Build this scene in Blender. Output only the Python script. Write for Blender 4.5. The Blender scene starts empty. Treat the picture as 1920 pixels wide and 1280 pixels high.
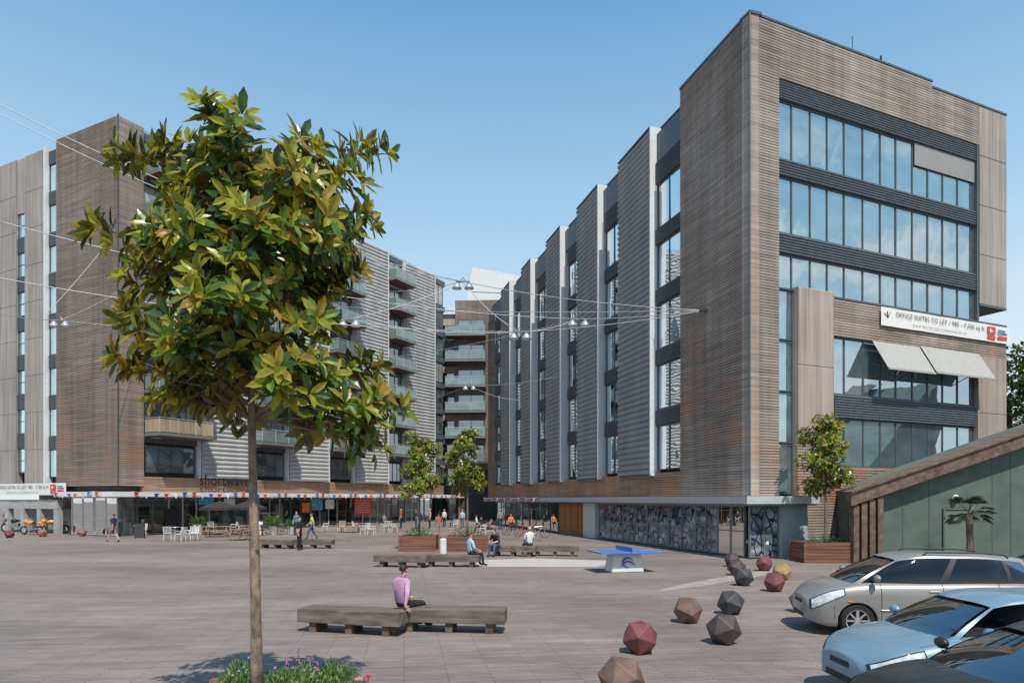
import bpy, bmesh, math, random
from mathutils import Vector, Matrix
random.seed(7)
R=math.radians
F=1280.0; HZ=935.0; H=2.65
SC=bpy.context.scene
COL=SC.collection
def W(u,v,Y): return Vector(((u-960)/F*Y, Y, H+(HZ-v)*Y/F))
def G(u,v):
    Y=F*H/(v-HZ); return Vector(((u-960)/F*Y,Y,0))
ORG={}
def props(o,label=None,cat=None,group=None,kind=None):
    if label:o['label']=label
    if cat:o['category']=cat
    if group:o['group']=group
    if kind:o['kind']=kind
def thing(name,label,cat,loc=(0,0,0),rz=0,group=None,world=False):
    o=bpy.data.objects.new(name,None); COL.objects.link(o)
    o.location=loc; o.rotation_euler=(0,0,rz); o.empty_display_size=.2
    props(o,label,cat,group); ORG[o.name]=Vector(loc) if world else Vector((0,0,0))
    return o
def dup(root,loc,rz,label=None,group=None,scale=None):
    r=root.copy(); COL.objects.link(r); r.location=loc; r.rotation_euler=(0,0,rz)
    if label:r['label']=label
    if group:r['group']=group
    if scale:r.scale=(scale,)*3
    for ch in list(root.children):
        c=ch.copy(); COL.objects.link(c); c.parent=r
        for g in list(ch.children):
            d=g.copy(); COL.objects.link(d); d.parent=c
    return r
class MB:
    def __init__(s): s.v=[];s.f=[];s.m=[]
    def add(s,vs,fs,mi=0):
        n=len(s.v); s.v+= [Vector(p) for p in vs]
        for f in fs: s.f.append([n+i for i in f]); s.m.append(mi)
        return s
    def hexa(s,p,mi=0):
        return s.add(p,[(0,1,2,3),(4,7,6,5),(0,4,5,1),(1,5,6,2),(2,6,7,3),(3,7,4,0)],mi)
    def box(s,a,b,mi=0,M=None):
        x0,y0,z0=a;x1,y1,z1=b
        p=[Vector(q) for q in ((x0,y0,z0),(x1,y0,z0),(x1,y1,z0),(x0,y1,z0),(x0,y0,z1),(x1,y0,z1),(x1,y1,z1),(x0,y1,z1))]
        if M is not None:p=[M@q for q in p]
        return s.hexa(p,mi)
    def bar(s,a,b,w,h,mi=0):
        a=Vector(a);b=Vector(b);d=(b-a).normalized()
        up=Vector((0,0,1)) if abs(d.z)<.95 else Vector((0,1,0))
        x=d.cross(up).normalized()*w/2; y=x.cross(d).normalized()*h/2
        return s.hexa([a-x-y,a+x-y,a+x+y,a-x+y,b-x-y,b+x-y,b+x+y,b-x+y],mi)
    def tube(s,pts,r,n=8,mi=0,caps=True):
        pts=[Vector(p) for p in pts]; k=len(pts)
        rs=r if isinstance(r,(list,tuple)) else [r]*k
        b=len(s.v); prev=None
        for i,p in enumerate(pts):
            d=(pts[min(i+1,k-1)]-pts[max(i-1,0)])
            d=d.normalized() if d.length>1e-9 else Vector((0,0,1))
            if prev is None:
                ref=Vector((0,0,1)) if abs(d.z)<.9 else Vector((1,0,0))
                x=d.cross(ref).normalized()
            else:
                x=(prev-d*prev.dot(d)); x=x.normalized() if x.length>1e-6 else d.orthogonal().normalized()
            prev=x; y=d.cross(x)
            for j in range(n):
                a=2*math.pi*j/n; s.v.append(p+(x*math.cos(a)+y*math.sin(a))*rs[i])
        for i in range(k-1):
            for j in range(n):
                s.f.append([b+i*n+j,b+i*n+(j+1)%n,b+(i+1)*n+(j+1)%n,b+(i+1)*n+j]); s.m.append(mi)
        if caps:
            s.f.append([b+j for j in range(n)][::-1]); s.m.append(mi)
            s.f.append([b+(k-1)*n+j for j in range(n)]); s.m.append(mi)
        return s
    def lathe(s,prof,c=(0,0,0),n=16,mi=0,axis='Z'):
        b=len(s.v);c=Vector(c)
        for (r,z) in prof:
            for j in range(n):
                a=2*math.pi*j/n
                q=Vector((r*math.cos(a),r*math.sin(a),z))
                if axis=='Y': q=Vector((q.x,q.z,q.y))
                if axis=='X': q=Vector((q.z,q.x,q.y))
                s.v.append(c+q)
        for i in range(len(prof)-1):
            for j in range(n):
                s.f.append([b+i*n+j,b+i*n+(j+1)%n,b+(i+1)*n+(j+1)%n,b+(i+1)*n+j]); s.m.append(mi)
        return s
    def ball(s,c,r,n=10,m=6,mi=0):
        if not isinstance(r,(tuple,list)): r=(r,r,r)
        b=len(s.v); c=Vector(c)
        for i in range(m+1):
            t=math.pi*i/m
            for j in range(n):
                a=2*math.pi*j/n
                s.v.append(c+Vector((r[0]*math.sin(t)*math.cos(a),r[1]*math.sin(t)*math.sin(a),r[2]*math.cos(t))))
        for i in range(m):
            for j in range(n):
                s.f.append([b+i*n+j,b+i*n+(j+1)%n,b+(i+1)*n+(j+1)%n,b+(i+1)*n+j]); s.m.append(mi)
        return s
    def prism(s,poly,z0,z1,mi=0):
        n=len(poly);b=len(s.v)
        s.v+=[Vector((p[0],p[1],z0)) for p in poly]+[Vector((p[0],p[1],z1)) for p in poly]
        s.f.append([b+i for i in range(n)][::-1]); s.f.append([b+n+i for i in range(n)]); s.m+=[mi,mi]
        for i in range(n):
            s.f.append([b+i,b+(i+1)%n,b+n+(i+1)%n,b+n+i]); s.m.append(mi)
        return s
    def build(s,name,mats,parent=None,origin=None,smooth=False,recalc=True,angle=None):
        if not isinstance(mats,(list,tuple)): mats=[mats]
        if origin is None: origin=ORG.get(parent.name,Vector((0,0,0))) if parent is not None else Vector((0,0,0))
        origin=Vector(origin)
        me=bpy.data.meshes.new(name)
        me.from_pydata([v-origin for v in s.v],[],s.f)
        for m in mats: me.materials.append(m)
        me.polygons.foreach_set('material_index',s.m)
        if recalc or angle:
            bm=bmesh.new(); bm.from_mesh(me)
            if angle: bmesh.ops.remove_doubles(bm,verts=bm.verts,dist=1e-5)
            if recalc: bmesh.ops.recalc_face_normals(bm,faces=bm.faces)
            bm.to_mesh(me); bm.free()
        if smooth:
            me.polygons.foreach_set('use_smooth',[True]*len(me.polygons))
            if angle: me.set_sharp_from_angle(angle=R(angle))
        me.update()
        o=bpy.data.objects.new(name,me); COL.objects.link(o)
        if parent is not None: o.parent=parent; ORG[o.name]=origin
        else:
            o.location=origin; ORG[o.name]=origin
        return o
# ---------------------------------------------------------------- materials
def nt(name):
    m=bpy.data.materials.new(name); m.use_nodes=True; t=m.node_tree
    return m,t,t.nodes['Principled BSDF'],t.nodes['Material Output']
def posnode(t,sc=(1,1,1),rot=(0,0,0),obj=False):
    if obj:
        g=t.nodes.new('ShaderNodeTexCoord').outputs['Object']
    else: g=t.nodes.new('ShaderNodeNewGeometry').outputs['Position']
    mp=t.nodes.new('ShaderNodeMapping'); mp.inputs['Scale'].default_value=sc; mp.inputs['Rotation'].default_value=rot
    t.links.new(g,mp.inputs['Vector']); return mp.outputs[0]
def noise(t,vec,scale,detail=4,rough=.55):
    n=t.nodes.new('ShaderNodeTexNoise'); n.inputs['Scale'].default_value=scale; n.inputs['Detail'].default_value=detail
    n.inputs['Roughness'].default_value=rough; t.links.new(vec,n.inputs['Vector']); return n.outputs['Fac']
def ramp(t,fac,stops):
    r=t.nodes.new('ShaderNodeValToRGB'); t.links.new(fac,r.inputs[0])
    e=r.color_ramp.elements
    while len(e)<len(stops): e.new(.5)
    for i,(p,c) in enumerate(stops):
        e[i].position=p; e[i].color=(c[0],c[1],c[2],1) if isinstance(c,(tuple,list)) else (c,c,c,1)
    return r.outputs[0]
def mix(t,fac,a,b,mode='MIX'):
    n=t.nodes.new('ShaderNodeMixRGB'); n.blend_type=mode
    for i,x in enumerate((fac,a,b)):
        if hasattr(x,'links'): t.links.new(x,n.inputs[i])
        elif i==0: n.inputs[0].default_value=x
        else: n.inputs[i].default_value=(x[0],x[1],x[2],1)
    return n.outputs[0]
def setv(b,k,v):
    if k in b.inputs: b.inputs[k].default_value=v
def M(name,col,rough=.7,metal=0,var=.18,scale=4,bump=0,spec=.4,coat=0,sc=(1,1,1),obj=False):
    m,t,b,o=nt(name)
    v=posnode(t,sc,obj=obj); f=noise(t,v,scale)
    lo=tuple(c*(1-var) for c in col); hi=tuple(min(1,c*(1+var)) for c in col)
    t.links.new(ramp(t,f,[(.3,lo),(.7,hi)]),b.inputs['Base Color'])
    b.inputs['Roughness'].default_value=rough; b.inputs['Metallic'].default_value=metal
    setv(b,'Specular IOR Level',spec); setv(b,'Coat Weight',coat); setv(b,'Coat Roughness',.04)
    if bump:
        bn=t.nodes.new('ShaderNodeBump'); bn.inputs['Strength'].default_value=bump; bn.inputs['Distance'].default_value=.02
        f2=noise(t,v,scale*6); t.links.new(f2,bn.inputs['Height']); t.links.new(bn.outputs[0],b.inputs['Normal'])
    return m
def wood_clad(name,a,b_,c,rust,stain=.55,zlo=2.,zhi=13.):
    m,t,b,o=nt(name)
    big=noise(t,posnode(t,(.25,.25,.12)),1.0,5)
    slat=noise(t,posnode(t,(.35,.35,8.)),1.0,3)
    streak=noise(t,posnode(t,(2.2,2.2,.12)),1.0,4)
    base=ramp(t,big,[(.3,a),(.52,b_),(.72,c)])
    base=mix(t,.6,base,ramp(t,slat,[(.3,(.5,.5,.5)),(.7,(1.3,1.27,1.25))]),'MULTIPLY')
    base=mix(t,.5,base,ramp(t,streak,[(.3,(.62,.62,.62)),(.7,(1.25,1.25,1.25))]),'MULTIPLY')
    sx=t.nodes.new('ShaderNodeSeparateXYZ'); t.links.new(posnode(t),sx.inputs[0])
    mr=t.nodes.new('ShaderNodeMapRange'); mr.inputs[1].default_value=zhi; mr.inputs[2].default_value=zlo
    mr.inputs[3].default_value=0; mr.inputs[4].default_value=1; t.links.new(sx.outputs[2],mr.inputs[0])
    rn=noise(t,posnode(t,(.30,.30,.5)),1.3,6,.7)
    rr=ramp(t,rn,[(.46,0.),(.60,1.)])
    mu=t.nodes.new('ShaderNodeMath'); mu.operation='MULTIPLY'; t.links.new(mr.outputs[0],mu.inputs[0]); t.links.new(rr,mu.inputs[1])
    mu2=t.nodes.new('ShaderNodeMath'); mu2.operation='MULTIPLY'; t.links.new(mu.outputs[0],mu2.inputs[0]); mu2.inputs[1].default_value=stain
    base=mix(t,mu2.outputs[0],base,rust)
    t.links.new(base,b.inputs['Base Color']); b.inputs['Roughness'].default_value=.8; setv(b,'Specular IOR Level',.25)
    return m
def boards(name,a,b_,c,sc=(7,7,.15)):
    m,t,b,o=nt(name)
    n1=noise(t,posnode(t,sc),1.0,3); n2=noise(t,posnode(t,(.3,.3,.3)),1.0,4)
    base=ramp(t,n1,[(.3,a),(.5,b_),(.7,c)])
    base=mix(t,.5,base,ramp(t,n2,[(.3,(.7,.68,.66)),(.7,(1.2,1.15,1.1))]),'MULTIPLY')
    t.links.new(base,b.inputs['Base Color']); b.inputs['Roughness'].default_value=.8; setv(b,'Specular IOR Level',.25)
    return m
def glass(name,inner,refl=.4,var=.5,tint=(.8,.88,.92),sc=(.5,.5,.9),stripes=False):
    m,t,b,o=nt(name)
    t.nodes.remove(b)
    n1=noise(t,posnode(t,sc),1.3,4); col=ramp(t,n1,[(.35,tuple(c*(1-var) for c in inner)),(.65,tuple(c*(1+var) for c in inner))])
    if stripes:
        wv=t.nodes.new('ShaderNodeTexWave'); wv.bands_direction='Z'; wv.inputs['Scale'].default_value=2.6; t.links.new(posnode(t),wv.inputs[0])
        col=mix(t,1,col,ramp(t,wv.outputs['Fac'],[(.3,(.5,.5,.5)),(.6,(1.15,1.15,1.15))]),'MULTIPLY')
    d=t.nodes.new('ShaderNodeBsdfDiffuse'); t.links.new(col,d.inputs[0])
    g=t.nodes.new('ShaderNodeBsdfGlossy'); g.inputs['Roughness'].default_value=.015; g.inputs['Color'].default_value=(*tint,1)
    lw=t.nodes.new('ShaderNodeFresnel'); lw.inputs[0].default_value=1.5
    mr=t.nodes.new('ShaderNodeMapRange'); mr.inputs[1].default_value=0;mr.inputs[2].default_value=1;mr.inputs[3].default_value=refl;mr.inputs[4].default_value=1
    t.links.new(lw.outputs[0],mr.inputs[0])
    wn=noise(t,posnode(t),1.2,1); bn=t.nodes.new('ShaderNodeBump'); bn.inputs['Strength'].default_value=.04; bn.inputs['Distance'].default_value=.1
    t.links.new(wn,bn.inputs['Height']); t.links.new(bn.outputs[0],g.inputs['Normal'])
    x=t.nodes.new('ShaderNodeMixShader'); t.links.new(mr.outputs[0],x.inputs[0]); t.links.new(d.outputs[0],x.inputs[1]); t.links.new(g.outputs[0],x.inputs[2])
    t.links.new(x.outputs[0],o.inputs[0]); return m
def clear_glass(name,tint,refl=.12,top=1):
    m,t,b,o=nt(name); t.nodes.remove(b)
    tr=t.nodes.new('ShaderNodeBsdfTransparent'); tr.inputs[0].default_value=(*tint,1)
    g=t.nodes.new('ShaderNodeBsdfGlossy'); g.inputs['Roughness'].default_value=.01
    lw=t.nodes.new('ShaderNodeFresnel'); lw.inputs[0].default_value=1.5
    mr=t.nodes.new('ShaderNodeMapRange'); mr.inputs[3].default_value=refl; mr.inputs[4].default_value=top; t.links.new(lw.outputs[0],mr.inputs[0])
    x=t.nodes.new('ShaderNodeMixShader'); t.links.new(mr.outputs[0],x.inputs[0]); t.links.new(tr.outputs[0],x.inputs[1]); t.links.new(g.outputs[0],x.inputs[2])
    t.links.new(x.outputs[0],o.inputs[0]); return m
def leafmat(name,top,back,trans=.25,rough=.3,tcol=None):
    m,t,b,o=nt(name)
    g=t.nodes.new('ShaderNodeNewGeometry')
    n=noise(t,posnode(t),9,2); v=ramp(t,n,[(.3,(.65,.65,.65)),(.7,(1.3,1.3,1.3))])
    c=mix(t,g.outputs['Backfacing'],top,back); c=mix(t,1,c,v,'MULTIPLY')
    t.links.new(c,b.inputs['Base Color']); b.inputs['Roughness'].default_value=rough; setv(b,'Specular IOR Level',.5)
    tl=t.nodes.new('ShaderNodeBsdfTranslucent'); tl.inputs[0].default_value=(*(tcol or tuple(min(1,x*2) for x in top)),1)
    x=t.nodes.new('ShaderNodeMixShader'); x.inputs[0].default_value=trans
    t.links.new(b.outputs[0],x.inputs[1]); t.links.new(tl.outputs[0],x.inputs[2]); t.links.new(x.outputs[0],o.inputs[0]); return m

m_wood=wood_clad('weathered_slats',(.255,.21,.18),(.34,.29,.25),(.42,.375,.335),(.42,.185,.09),.75,1.,16.)
m_woodg=wood_clad('grey_slats',(.275,.24,.21),(.35,.315,.28),(.41,.375,.345),(.40,.20,.12),.5,1.,10.)
m_woodd=wood_clad('dark_brown_slats',(.20,.165,.145),(.26,.22,.19),(.32,.275,.245),(.36,.18,.10),.6,1.,15.)
m_rust=wood_clad('rusty_strip',(.26,.18,.13),(.36,.25,.18),(.42,.32,.25),(.55,.20,.06),.85,0.,6.)
m_board=boards('grey_boards',(.22,.20,.185),(.31,.285,.265),(.38,.35,.325))
m_boardr=boards('warm_boards',(.25,.205,.18),(.34,.29,.255),(.41,.355,.32))
def corr_mat(name,col):
    m,t,b,o=nt(name)
    n=noise(t,posnode(t,(.8,.8,.2)),1.2,4); c=ramp(t,n,[(.3,tuple(x*.82 for x in col)),(.7,tuple(x*1.1 for x in col))])
    t.links.new(c,b.inputs['Base Color']); b.inputs['Roughness'].default_value=.6; b.inputs['Metallic'].default_value=.1
    return m
m_corr=corr_mat('corrugated_metal',(.29,.29,.285))
m_corrl=corr_mat('pale_corrugated_metal',(.43,.43,.42))
m_white=M('white_metal',(.60,.61,.61),.5,var=.06)
m_band=M('dark_band',(.05,.06,.07),.5,var=.2)
m_band2=M('slate_band',(.085,.10,.115),.45,var=.2)
m_frame=M('dark_frame',(.075,.09,.10),.4,var=.1)
m_core=M('core_dark',(.05,.055,.06),.8)
m_int=M('interior_grey',(.30,.27,.24),.9,var=.5,scale=1.2)
m_glassR=glass('office_glass',(.10,.145,.155),.52,.35,(.76,.92,.97))
m_glassL=glass('side_glass',(.10,.12,.105),.26,.8)
m_glassL2=glass('side_glass_shelves',(.24,.19,.13),.20,.85,sc=(2.5,2.5,3.5))
m_glassL3=glass('side_glass_blind',(.36,.38,.34),.20,.2,stripes=True)
m_glassB=glass('flat_glass',(.08,.10,.11),.28,.6)
m_shop=clear_glass('shop_glass',(.82,.9,.9),.10)
m_balg=glass('balustrade_glass',(.15,.205,.19),.12,.25,(.85,.95,.92))
m_canopy=M('canopy_concrete',(.40,.43,.45),.6,var=.08)
m_canopyl=M('canopy_fascia_white',(.62,.63,.63),.6,var=.06)
m_conc=M('pale_concrete',(.50,.50,.48),.8,var=.1)
m_wallg=M('grey_render',(.34,.34,.33),.8,var=.15,scale=1.5)
m_teal=M('pale_panel',(.33,.40,.40),.5,var=.08)
m_door=boards('timber_door',(.22,.09,.04),(.32,.14,.06),(.4,.19,.09))
m_fabric=M('awning_fabric',(.34,.34,.32),.85,var=.06)
m_blind=M('blind_fabric',(.25,.255,.25),.8,var=.06)
m_black=M('black_metal',(.02,.02,.022),.5,var=.1)
m_rail=M('grey_steel',(.20,.215,.22),.4,.3,var=.1)
m_steel=M('steel',(.50,.51,.52),.35,.5,var=.1)
m_textd=M('grey_lettering',(.06,.065,.07),.6)
m_red=M('sign_red',(.60,.05,.03),.5,var=.08)
m_blue=M('flag_blue',(.04,.12,.42),.6,var=.1)
m_orange=M('flag_orange',(.72,.16,.04),.6,var=.1)
m_paper=M('paper_white',(.68,.68,.65),.6,var=.05)
m_green=M('green_wall_paint',(.088,.115,.098),.75,var=.2,scale=1.2,bump=.1)
m_greend=M('green_door_paint',(.12,.15,.13),.7,var=.1,scale=1.2)
m_beam=boards('dark_timber',(.085,.06,.048),(.135,.10,.08),(.19,.145,.115),(4,4,4))
m_planter=boards('planter_timber',(.13,.06,.045),(.19,.09,.065),(.25,.125,.09),(.5,.5,9))
m_soil=M('soil',(.06,.045,.035),.95,var=.3,scale=20)
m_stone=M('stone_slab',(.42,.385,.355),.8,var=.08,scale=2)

# paving
m_pave,t,b,o=nt('plank_paving')
v=posnode(t,(1,1,1),(0,0,R(-9)))
br=t.nodes.new('ShaderNodeTexBrick'); t.links.new(v,br.inputs['Vector'])
br.inputs['Scale'].default_value=1; br.inputs['Brick Width'].default_value=1.3; br.inputs['Row Height'].default_value=.082
br.inputs['Mortar Size'].default_value=.007; br.inputs['Mortar Smooth'].default_value=.3; br.inputs['Bias'].default_value=0
br.inputs['Color1'].default_value=(.205,.172,.155,1); br.inputs['Color2'].default_value=(.265,.225,.203,1); br.inputs['Mortar'].default_value=(.085,.07,.062,1)
n1=noise(t,posnode(t,(.09,.22,.1),(0,0,R(-9))),1.0,6,.6)
c=mix(t,.8,br.outputs['Color'],ramp(t,n1,[(.3,(.72,.70,.69)),(.5,(1,1,1)),(.72,(1.34,1.31,1.27))]),'MULTIPLY')
n2=noise(t,posnode(t,(.5,.5,.5)),3.0,6,.7)
c=mix(t,.5,c,ramp(t,n2,[(.32,(.72,.70,.69)),(.6,(1.1,1.1,1.1))]),'MULTIPLY')
n3=noise(t,posnode(t,(.4,5.,1),(0,0,R(-9))),1.0,4,.6)
c=mix(t,.45,c,ramp(t,n3,[(.3,(.72,.71,.7)),(.7,(1.2,1.2,1.2))]),'MULTIPLY')
n4=noise(t,posnode(t,(.22,.22,1)),1.0,2,.5)
c=mix(t,.35,c,ramp(t,n4,[(.42,(.80,.79,.78)),(.58,(1.12,1.11,1.10))]),'MULTIPLY')
t.links.new(c,b.inputs['Base Color']); b.inputs['Roughness'].default_value=.75; setv(b,'Specular IOR Level',.3)
bn=t.nodes.new('ShaderNodeBump'); bn.inputs['Strength'].default_value=.35; bn.inputs['Distance'].default_value=.01
t.links.new(br.outputs['Fac'],bn.inputs['Height']); bn.invert=True; t.links.new(bn.outputs[0],b.inputs['Normal'])
# crackle film on the shop glazing
m_crack,t,b,o=nt('crackle_film')
vo=t.nodes.new('ShaderNodeTexVoronoi'); vo.feature='DISTANCE_TO_EDGE'; vo.inputs['Scale'].default_value=2.3; vo.inputs['Randomness'].default_value=1
t.links.new(posnode(t,(1,1,.75)),vo.inputs['Vector'])
lines=ramp(t,vo.outputs['Distance'],[(.05,0.),(.085,1.)])
back=ramp(t,noise(t,posnode(t,(.7,.7,1.4)),1.6,3),[(.35,(.07,.095,.11)),(.52,(.18,.215,.24)),(.64,(.38,.42,.45))])
t.links.new(mix(t,lines,(.025,.025,.06),back),b.inputs['Base Color']); b.inputs['Roughness'].default_value=.06; setv(b,'Specular IOR Level',.9)

# ---------------------------------------------------------------- world, sun, camera
sunv=Vector((.28*math.cos(R(57)),-.96*math.cos(R(57)),math.sin(R(57)))).normalized()
w=bpy.data.worlds.new('World'); SC.world=w; w.use_nodes=True; t=w.node_tree
bg=t.nodes['Background']; sky=t.nodes.new('ShaderNodeTexSky'); sky.sky_type='NISHITA'; sky.sun_disc=False
sky.sun_elevation=R(57); sky.sun_rotation=math.atan2(.28,-.96); sky.air_density=1.2; sky.dust_density=1.0; sky.ozone_density=1.6
tc=t.nodes.new('ShaderNodeTexCoord'); sp=t.nodes.new('ShaderNodeSeparateXYZ'); t.links.new(tc.outputs['Generated'],sp.inputs[0])
def mr(a,lo,hi):
    n=t.nodes.new('ShaderNodeMapRange'); n.interpolation_type='SMOOTHSTEP'; n.inputs[1].default_value=lo; n.inputs[2].default_value=hi; t.links.new(a,n.inputs[0]); return n.outputs[0]
def mul(a,b_):
    n=t.nodes.new('ShaderNodeMath'); n.operation='MULTIPLY'; t.links.new(a,n.inputs[0]); t.links.new(b_,n.inputs[1]); return n.outputs[0]
mpn=t.nodes.new('ShaderNodeMapping'); mpn.inputs['Scale'].default_value=(1,1,1.7); mpn.inputs['Location'].default_value=(1.35,.7,.4); t.links.new(tc.outputs['Generated'],mpn.inputs[0])
cn=noise(t,mpn.outputs[0],6.0,9,.55)
cl=mr(cn,.43,.54)
zi=t.nodes.new('ShaderNodeMath'); zi.operation='MULTIPLY'; zi.inputs[1].default_value=-1; t.links.new(sp.outputs[2],zi.inputs[0])
mask=mul(mr(sp.outputs[0],.56,.68),mr(zi.outputs[0],-.50,-.34))
fac=mul(cl,mask)
nis=mix(t,1,sky.outputs[0],(1.35,1.5,1.6),'MULTIPLY')
grad=ramp(t,sp.outputs[2],[(0,(.92,.97,1.0)),(.20,(.76,.90,1.0)),(.38,(.42,.69,.91)),(.58,(.18,.43,.73)),(1,(.07,.24,.56))])
grad=mix(t,1,grad,(6,6,6),'MULTIPLY')
skc=mix(t,.85,nis,grad)
cc=mix(t,fac,skc,(6.2,6.3,6.5))
t.links.new(cc,bg.inputs[0]); bg.inputs[1].default_value=.15
sl=bpy.data.lights.new('sun','SUN'); sl.energy=4.9; sl.angle=R(.5); sl.color=(1,.94,.85)
so=bpy.data.objects.new('sun',sl); COL.objects.link(so); so.rotation_euler=sunv.to_track_quat('Z','Y').to_euler(); so.location=(0,-20,60)
cam=bpy.data.cameras.new('camera'); co=bpy.data.objects.new('camera',cam); COL.objects.link(co)
co.location=(0,0,H); co.rotation_euler=(R(90),0,0); cam.lens=24; cam.sensor_width=36; cam.shift_y=(HZ-640)/1920; cam.clip_end=4000; cam.clip_start=.1
SC.camera=co
SC.view_settings.view_transform='Standard'; SC.view_settings.look='None'; SC.view_settings.exposure=0

# ---------------------------------------------------------------- ground
g=MB(); g.add([(-900,-200,0),(900,-200,0),(900,2500,0),(-900,2500,0)],[(0,1,2,3)]); o=g.build('ground',m_pave); props(o,kind='structure')
def sheet(name,pts,z,mat):
    g=MB(); g.add([(p[0],p[1],z) for p in pts],[tuple(range(len(pts)))]); o=g.build(name,mat,recalc=False); props(o,kind='structure'); return o
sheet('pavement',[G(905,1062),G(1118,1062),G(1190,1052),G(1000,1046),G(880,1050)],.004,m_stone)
m_sun_patch=M('sunlit_paving',(.30,.262,.235),.8,var=.25,scale=3)  # paler paving colour that stands in for reflected sunlight
sheet('reflected_sun_patch',[G(1225,1110),G(1320,1098),G(1480,1070),G(1470,1064),G(1330,1085),G(1255,1100)],.004,m_sun_patch)  # streak of sun thrown back by the glazing, painted as a pale sheet

# ---------------------------------------------------------------- facades
class Face:
    def __init__(s,O,D,N=None):
        s.O=Vector((O[0],O[1])); s.D=Vector((D[0],D[1])).normalized()
        n=Vector((s.D.y,-s.D.x))
        if N is None:
            if n.dot(-s.O)<0: n=-n
        else:
            if n.dot(Vector(N))<0: n=-n
        s.N=n
    def P(s,a,z,d=0):
        return Vector((s.O.x+s.D.x*a+s.N.x*d, s.O.y+s.D.y*a+s.N.y*d, z))
    def s(s,u):
        k=(u-960)/F; return (k*s.O.y-s.O.x)/(s.D.x-k*s.D.y)
    def z(s,u,v):
        Y=s.O.y+s.D.y*s.s(u); return H+(HZ-v)*Y/F
    def box(s,mb,a0,a1,z0,z1,d0,d1,mi=0):
        mb.hexa([s.P(a0,z0,d0),s.P(a1,z0,d0),s.P(a1,z0,d1),s.P(a0,z0,d1),s.P(a0,z1,d0),s.P(a1,z1,d0),s.P(a1,z1,d1),s.P(a0,z1,d1)],mi)
    def prof(s,mb,a0,a1,z0,z1,pitch,pr,d=0,mi=0):
        pts=[]; n=max(1,round((z1-z0)/pitch)); pt=(z1-z0)/n
        for k in range(n):
            for (f,dd) in pr: pts.append((z0+(k+f)*pt,dd+d))
        pts.append((z1,pr[0][1]+d)); b=len(mb.v)
        for (z,dd) in pts: mb.v.append(s.P(a0,z,dd)); mb.v.append(s.P(a1,z,dd))
        for i in range(len(pts)-1):
            mb.f.append([b+2*i,b+2*i+1,b+2*i+3,b+2*i+2]); mb.m.append(mi)
    def quad(s,mb,a0,a1,z0,z1,d=0,mi=0,j=0):
        q=lambda:random.uniform(-j,j)
        e0,e1=q(),q()
        mb.add([s.P(a0,z0,d+e0),s.P(a1,z0,d-e0),s.P(a1,z1,d+e1),s.P(a0,z1,d-e1)],[(0,1,2,3)],mi)
SL=[(0,-.035),(.02,0),(.70,.004),(.72,-.035)]
CO=[(0,0),(.10,.05),(.28,.10),(.5,.12),(.74,.10),(.92,.035)]
def clad(face,a0,a1,z0,z1,parent,mat,pitch=.125,name='cladding',back=-.5,d=0,pr=SL):
    mb=MB(); face.box(mb,a0,a1,z0,z1,back,-.036+d); face.prof(mb,a0,a1,z0+.002,z1-.002,pitch,pr,d)
    return mb.build(name,mat,parent)
def window(face,a0,a1,z0,z1,parent,mat,mull=0,trans=0,d=-.22,fw=.06,j=.008,name='window',fm=None,cuts=None):
    fr=MB(); a0,a1=min(a0,a1),max(a0,a1)
    face.box(fr,a0,a1,z0,z0+fw,d-.05,d+.05); face.box(fr,a0,a1,z1-fw,z1,d-.05,d+.05)
    face.box(fr,a0,a0+fw,z0+fw,z1-fw,d-.05,d+.05); face.box(fr,a1-fw,a1,z0+fw,z1-fw,d-.05,d+.05)
    xs=[a0+fw/2]+(sorted(cuts) if cuts else [a0+(a1-a0)*(i+1)/(mull+1) for i in range(mull)])+[a1-fw/2]
    for x in xs[1:-1]: face.box(fr,x-fw/2,x+fw/2,z0+fw,z1-fw,d-.05,d+.045)
    for i in range(trans):
        zz=z0+(z1-z0)*(i+1)/(trans+1); face.box(fr,a0+fw,a1-fw,zz-.025,zz+.025,d-.04,d+.035)
    w_=fr.build(name,fm or m_frame,parent)
    pn=MB()
    for i in range(len(xs)-1): face.quad(pn,xs[i]+fw/2,xs[i+1]-fw/2,z0+fw,z1-fw,d,0,j)
    pn.build('pane',mat,w_,recalc=False)
    return w_
def textmesh(s,P,xd,nrm,width,mat,parent,height=None,shear=0,name='lettering',bold=0,space=1.0):
    cu=bpy.data.curves.new('t','FONT'); cu.body=s; cu.extrude=.0; cu.resolution_u=3; cu.shear=shear; cu.offset=bold; cu.space_character=space
    ob=bpy.data.objects.new('t',cu); COL.objects.link(ob); dg=bpy.context.evaluated_depsgraph_get()
    me=bpy.data.meshes.new_from_object(ob.evaluated_get(dg)); bpy.data.objects.remove(ob)
    xs=[v.co.x for v in me.vertices]; ys=[v.co.y for v in me.vertices]
    x0,x1,y0,y1=min(xs),max(xs),min(ys),max(ys); k=width/(x1-x0); ky=(height/(y1-y0)) if height else k
    mb=MB(); P=Vector(P); xd=Vector((xd[0],xd[1],0)).normalized(); nrm=Vector((nrm[0],nrm[1],0)).normalized()
    mb.add([P+xd*((v.co.x-x0)*k)+Vector((0,0,(v.co.y-y0)*ky))+nrm*.012 for v in me.vertices],[tuple(p.vertices) for p in me.polygons])
    bpy.data.meshes.remove(me)
    return mb.build(name,mat,parent,recalc=False)

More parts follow.
